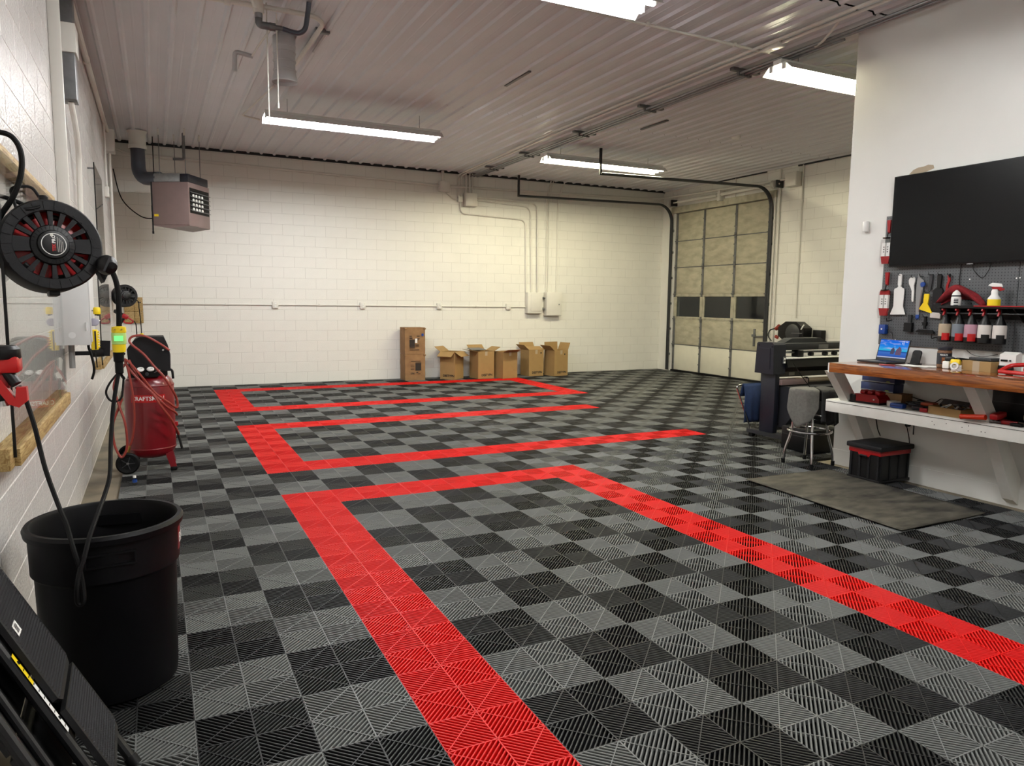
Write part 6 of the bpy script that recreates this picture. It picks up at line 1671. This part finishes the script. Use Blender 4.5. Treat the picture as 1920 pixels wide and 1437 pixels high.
pipe('power_cable', 'thin black cable along the back of the lower shelf', spline([(5.25, -1.78, Z + .085), (5.25, -1.9, Z + .06), (5.24, -2.05, Z + .05), (5.23, -2.12, Z + .09), (5.24, -2.17, Z + .075), (5.24, -2.12, Z + .05)], 8), .004, 'black', 'cable', rad=0, n=6)
t = thing('orange_mallet', 'orange-red tool bar sticking out over the shelf edge', 'tool', (4.95, -2.62, Z))
MB().cyl((4.822, -2.56, Z + .026), (4.828, -2.74, Z + .045), .02, .022, n=16).build('handle', mat('orange_red_plastic', (236, 62, 24), .4), t)
MB().cyl((4.822, -2.553, Z + .0255), (4.8225, -2.566, Z + .027), .022, n=16).build('end_cap', bpy.data.materials['orange_red_plastic'], t)
MB().cbox((4.90, -2.79, Z + .062), (.15, .06, .045), rot=(0, -.1, .1), bev=.01).build('head', MT['red'], t)
tag(MB().cbox((4.95, -2.515, Z + .012), (.03, .14, .022), rot=(0, 0, .12), bev=.006).build('red_screwdriver', MT['red']), 'dark red handle lying in front of the tray carton', 'tool')
t = thing('black_speaker', 'large black case under the bench right of the second leg', 'case', (5.15, -2.74, Z))
MB().box((5.12, -2.88, Z), (5.27, -2.60, Z + .26), bev=.02).build('body', MT['black'], t)
MB().box((5.117, -2.86, Z + .14), (5.121, -2.62, Z + .145)).build('groove', MT['dkgrey'], t, smooth=None)
t = thing('tan_tape_roll', 'tan tape roll on the shelf in front of the black case', 'tape', (5.02, -2.95, Z))
MB().lathe([(.028, -.025), (.055, -.025), (.055, .025), (.028, .025), (.028, -.025)], (5.06, -2.95, Z + .056), axis=(-1, .2, 0), n=28).build('roll', MT['tan'], t)
rt_ = [('red_clamp', 'red clamp handle on the shelf near the picture edge', (4.93, -2.86), .3, 'red'), ('red_cutter', 'red cutter handle beside the red clamp', (4.98, -2.80), -.5, 'red'), ('steel_driver', 'steel driver with dark grip between the red tools', (5.0, -2.74), .7, 'dkgrey')]
for nm, l, (x, y), rz, m in rt_:
    t = thing(nm, l, 'tool', (x, y, Z))
    MB().cbox((x, y, Z + .016), (.03, .11, .03), rot=(0, 0, rz), bev=.008).build('grip', MT[m], t)
    d_ = Vector((-math.sin(rz), math.cos(rz), 0))
    MB().cyl(Vector((x, y, Z + .014)) + d_ * .05, Vector((x, y, Z + .012)) + d_ * .14, .006, n=8).build('shaft', MT['galv'], t)
t = thing('white_pliers', 'small chrome pliers with dark pad at the shelf end', 'pliers', (4.93, -2.95, Z))
for s_ in (-1, 1):
    MB().tube(spline([(4.93, -2.95 + .004 * s_, Z + .014), (4.91, -2.97 + .02 * s_, Z + .016), (4.90, -3.02 + .02 * s_, Z + .014)], 5), .006, n=8).build('arm', MT['chrome'], t)
MB().cbox((4.90, -2.93, Z + .012), (.05, .08, .022), bev=.006).build('pad', MT['black'], t)
t = thing('cable_bundle', 'tangled black cables hanging under the left bench corner', 'cable', (5.1, -1.62, .85))
MB().tube(spline([(5.16, -1.50, 1.0), (5.15, -1.56, .95), (5.16, -1.62, .99), (5.14, -1.58, .91), (5.15, -1.66, .93), (5.16, -1.6, .88), (5.14, -1.55, .92), (5.15, -1.63, .95), (5.16, -1.58, .84), (5.18, -1.55, .76)], 8), .003, n=6).build('cables', MT['black'], t)
pipe('hanging_cord', 'black cord hanging below the shelf to the storage bin', spline([(5.36, -1.38, .61), (5.37, -1.40, .5), (5.36, -1.43, .42), (5.35, -1.47, .36)], 6), .005, 'black', 'cord', rad=0, n=6)

# storage bin and floor mat
t = thing('storage_bin', 'black storage bin with red band and black lid under the bench', 'storage bin', (5.08, -1.62, 0))
x0, x1, y0, y1 = 4.915, 5.34, -1.81, -1.468
MB().prism([(x0 + .012, y0 + .012), (x1 - .012, y0 + .012), (x1 - .012, y1 - .012), (x0 + .012, y1 - .012)], (0, 0, .001), (1, 0, 0), (0, 1, 0), (0, 0, .26)).build('body', MT['black'], t, smooth=None)
for k in range(4):
    yy = y0 + .03 + k * (y1 - y0 - .06) / 3
    MB().box((x0 + .004, yy - .012, .01), (x0 + .014, yy + .012, .25), bev=.003).build('side_rib', MT['blackm'], t, smooth=None)
    xx = x0 + .03 + k * (x1 - x0 - .06) / 3
    MB().box((xx - .012, y0 + .004, .01), (xx + .012, y0 + .014, .25), bev=.003).build('side_rib', MT['blackm'], t, smooth=None)
MB().box((x0, y0, .0), (x1, y1, .03), bev=.006).build('base_rim', MT['black'], t)
MB().box((x0 + .004, y0 + .004, .255), (x1 - .004, y1 - .004, .30), bev=.006).build('red_band', MT['red'], t)
MB().prism([(-.07, .0), (.07, .0), (.05, -.03), (-.05, -.03)], (x0 + .002, (y0 + y1) / 2, .262), (0, 1, 0), (0, 0, 1), (.012, 0, 0)).build('red_drop', MT['red'], t, smooth=None)
MB().tube(bend([(x0, (y0 + y1) / 2 - .035, .22), (x0 - .012, (y0 + y1) / 2 - .035, .24), (x0 - .012, (y0 + y1) / 2 + .035, .24), (x0, (y0 + y1) / 2 + .035, .22)], .01), .008, n=8).build('handle', MT['blackm'], t)
MB().box((x0 - .02, y0 - .02, .30), (x1 + .01, y1 + .008, .345), bev=.010).build('lid', MT['blackm'], t)
t = thing('floor_mat', 'worn grey-brown mat on the tiles in front of the bench', 'mat', (4.4, -2.0, 0))
q = [(3.92, -1.20), (3.85, -2.80), (4.84, -2.79), (4.98, -1.22)]
mm = MB().grid(lambda u, v: Vector(((q[0][0] * (1 - u) + q[3][0] * u) * (1 - v) + (q[1][0] * (1 - u) + q[2][0] * u) * v, (q[0][1] * (1 - u) + q[3][1] * u) * (1 - v) + (q[1][1] * (1 - u) + q[2][1] * u) * v, .009 + .004 * math.sin(5 * u) * math.sin(7 * v) + .012 * max(0, u + v - 1.75) * 2)), 20, 24)
solid(mm.build('mat', MT['mat'], t), .008)
t = thing('black_case', 'black case on the floor behind the bar stool', 'case', (5.6, -.45, 0))
MB().box((5.40, -.62, .001), (5.85, -.2, .26), bev=.015).build('body', MT['black'], t)
MB().box((5.396, -.6, .17), (5.401, -.22, .176)).build('lid_seam', MT['dkgrey'], t, smooth=None)
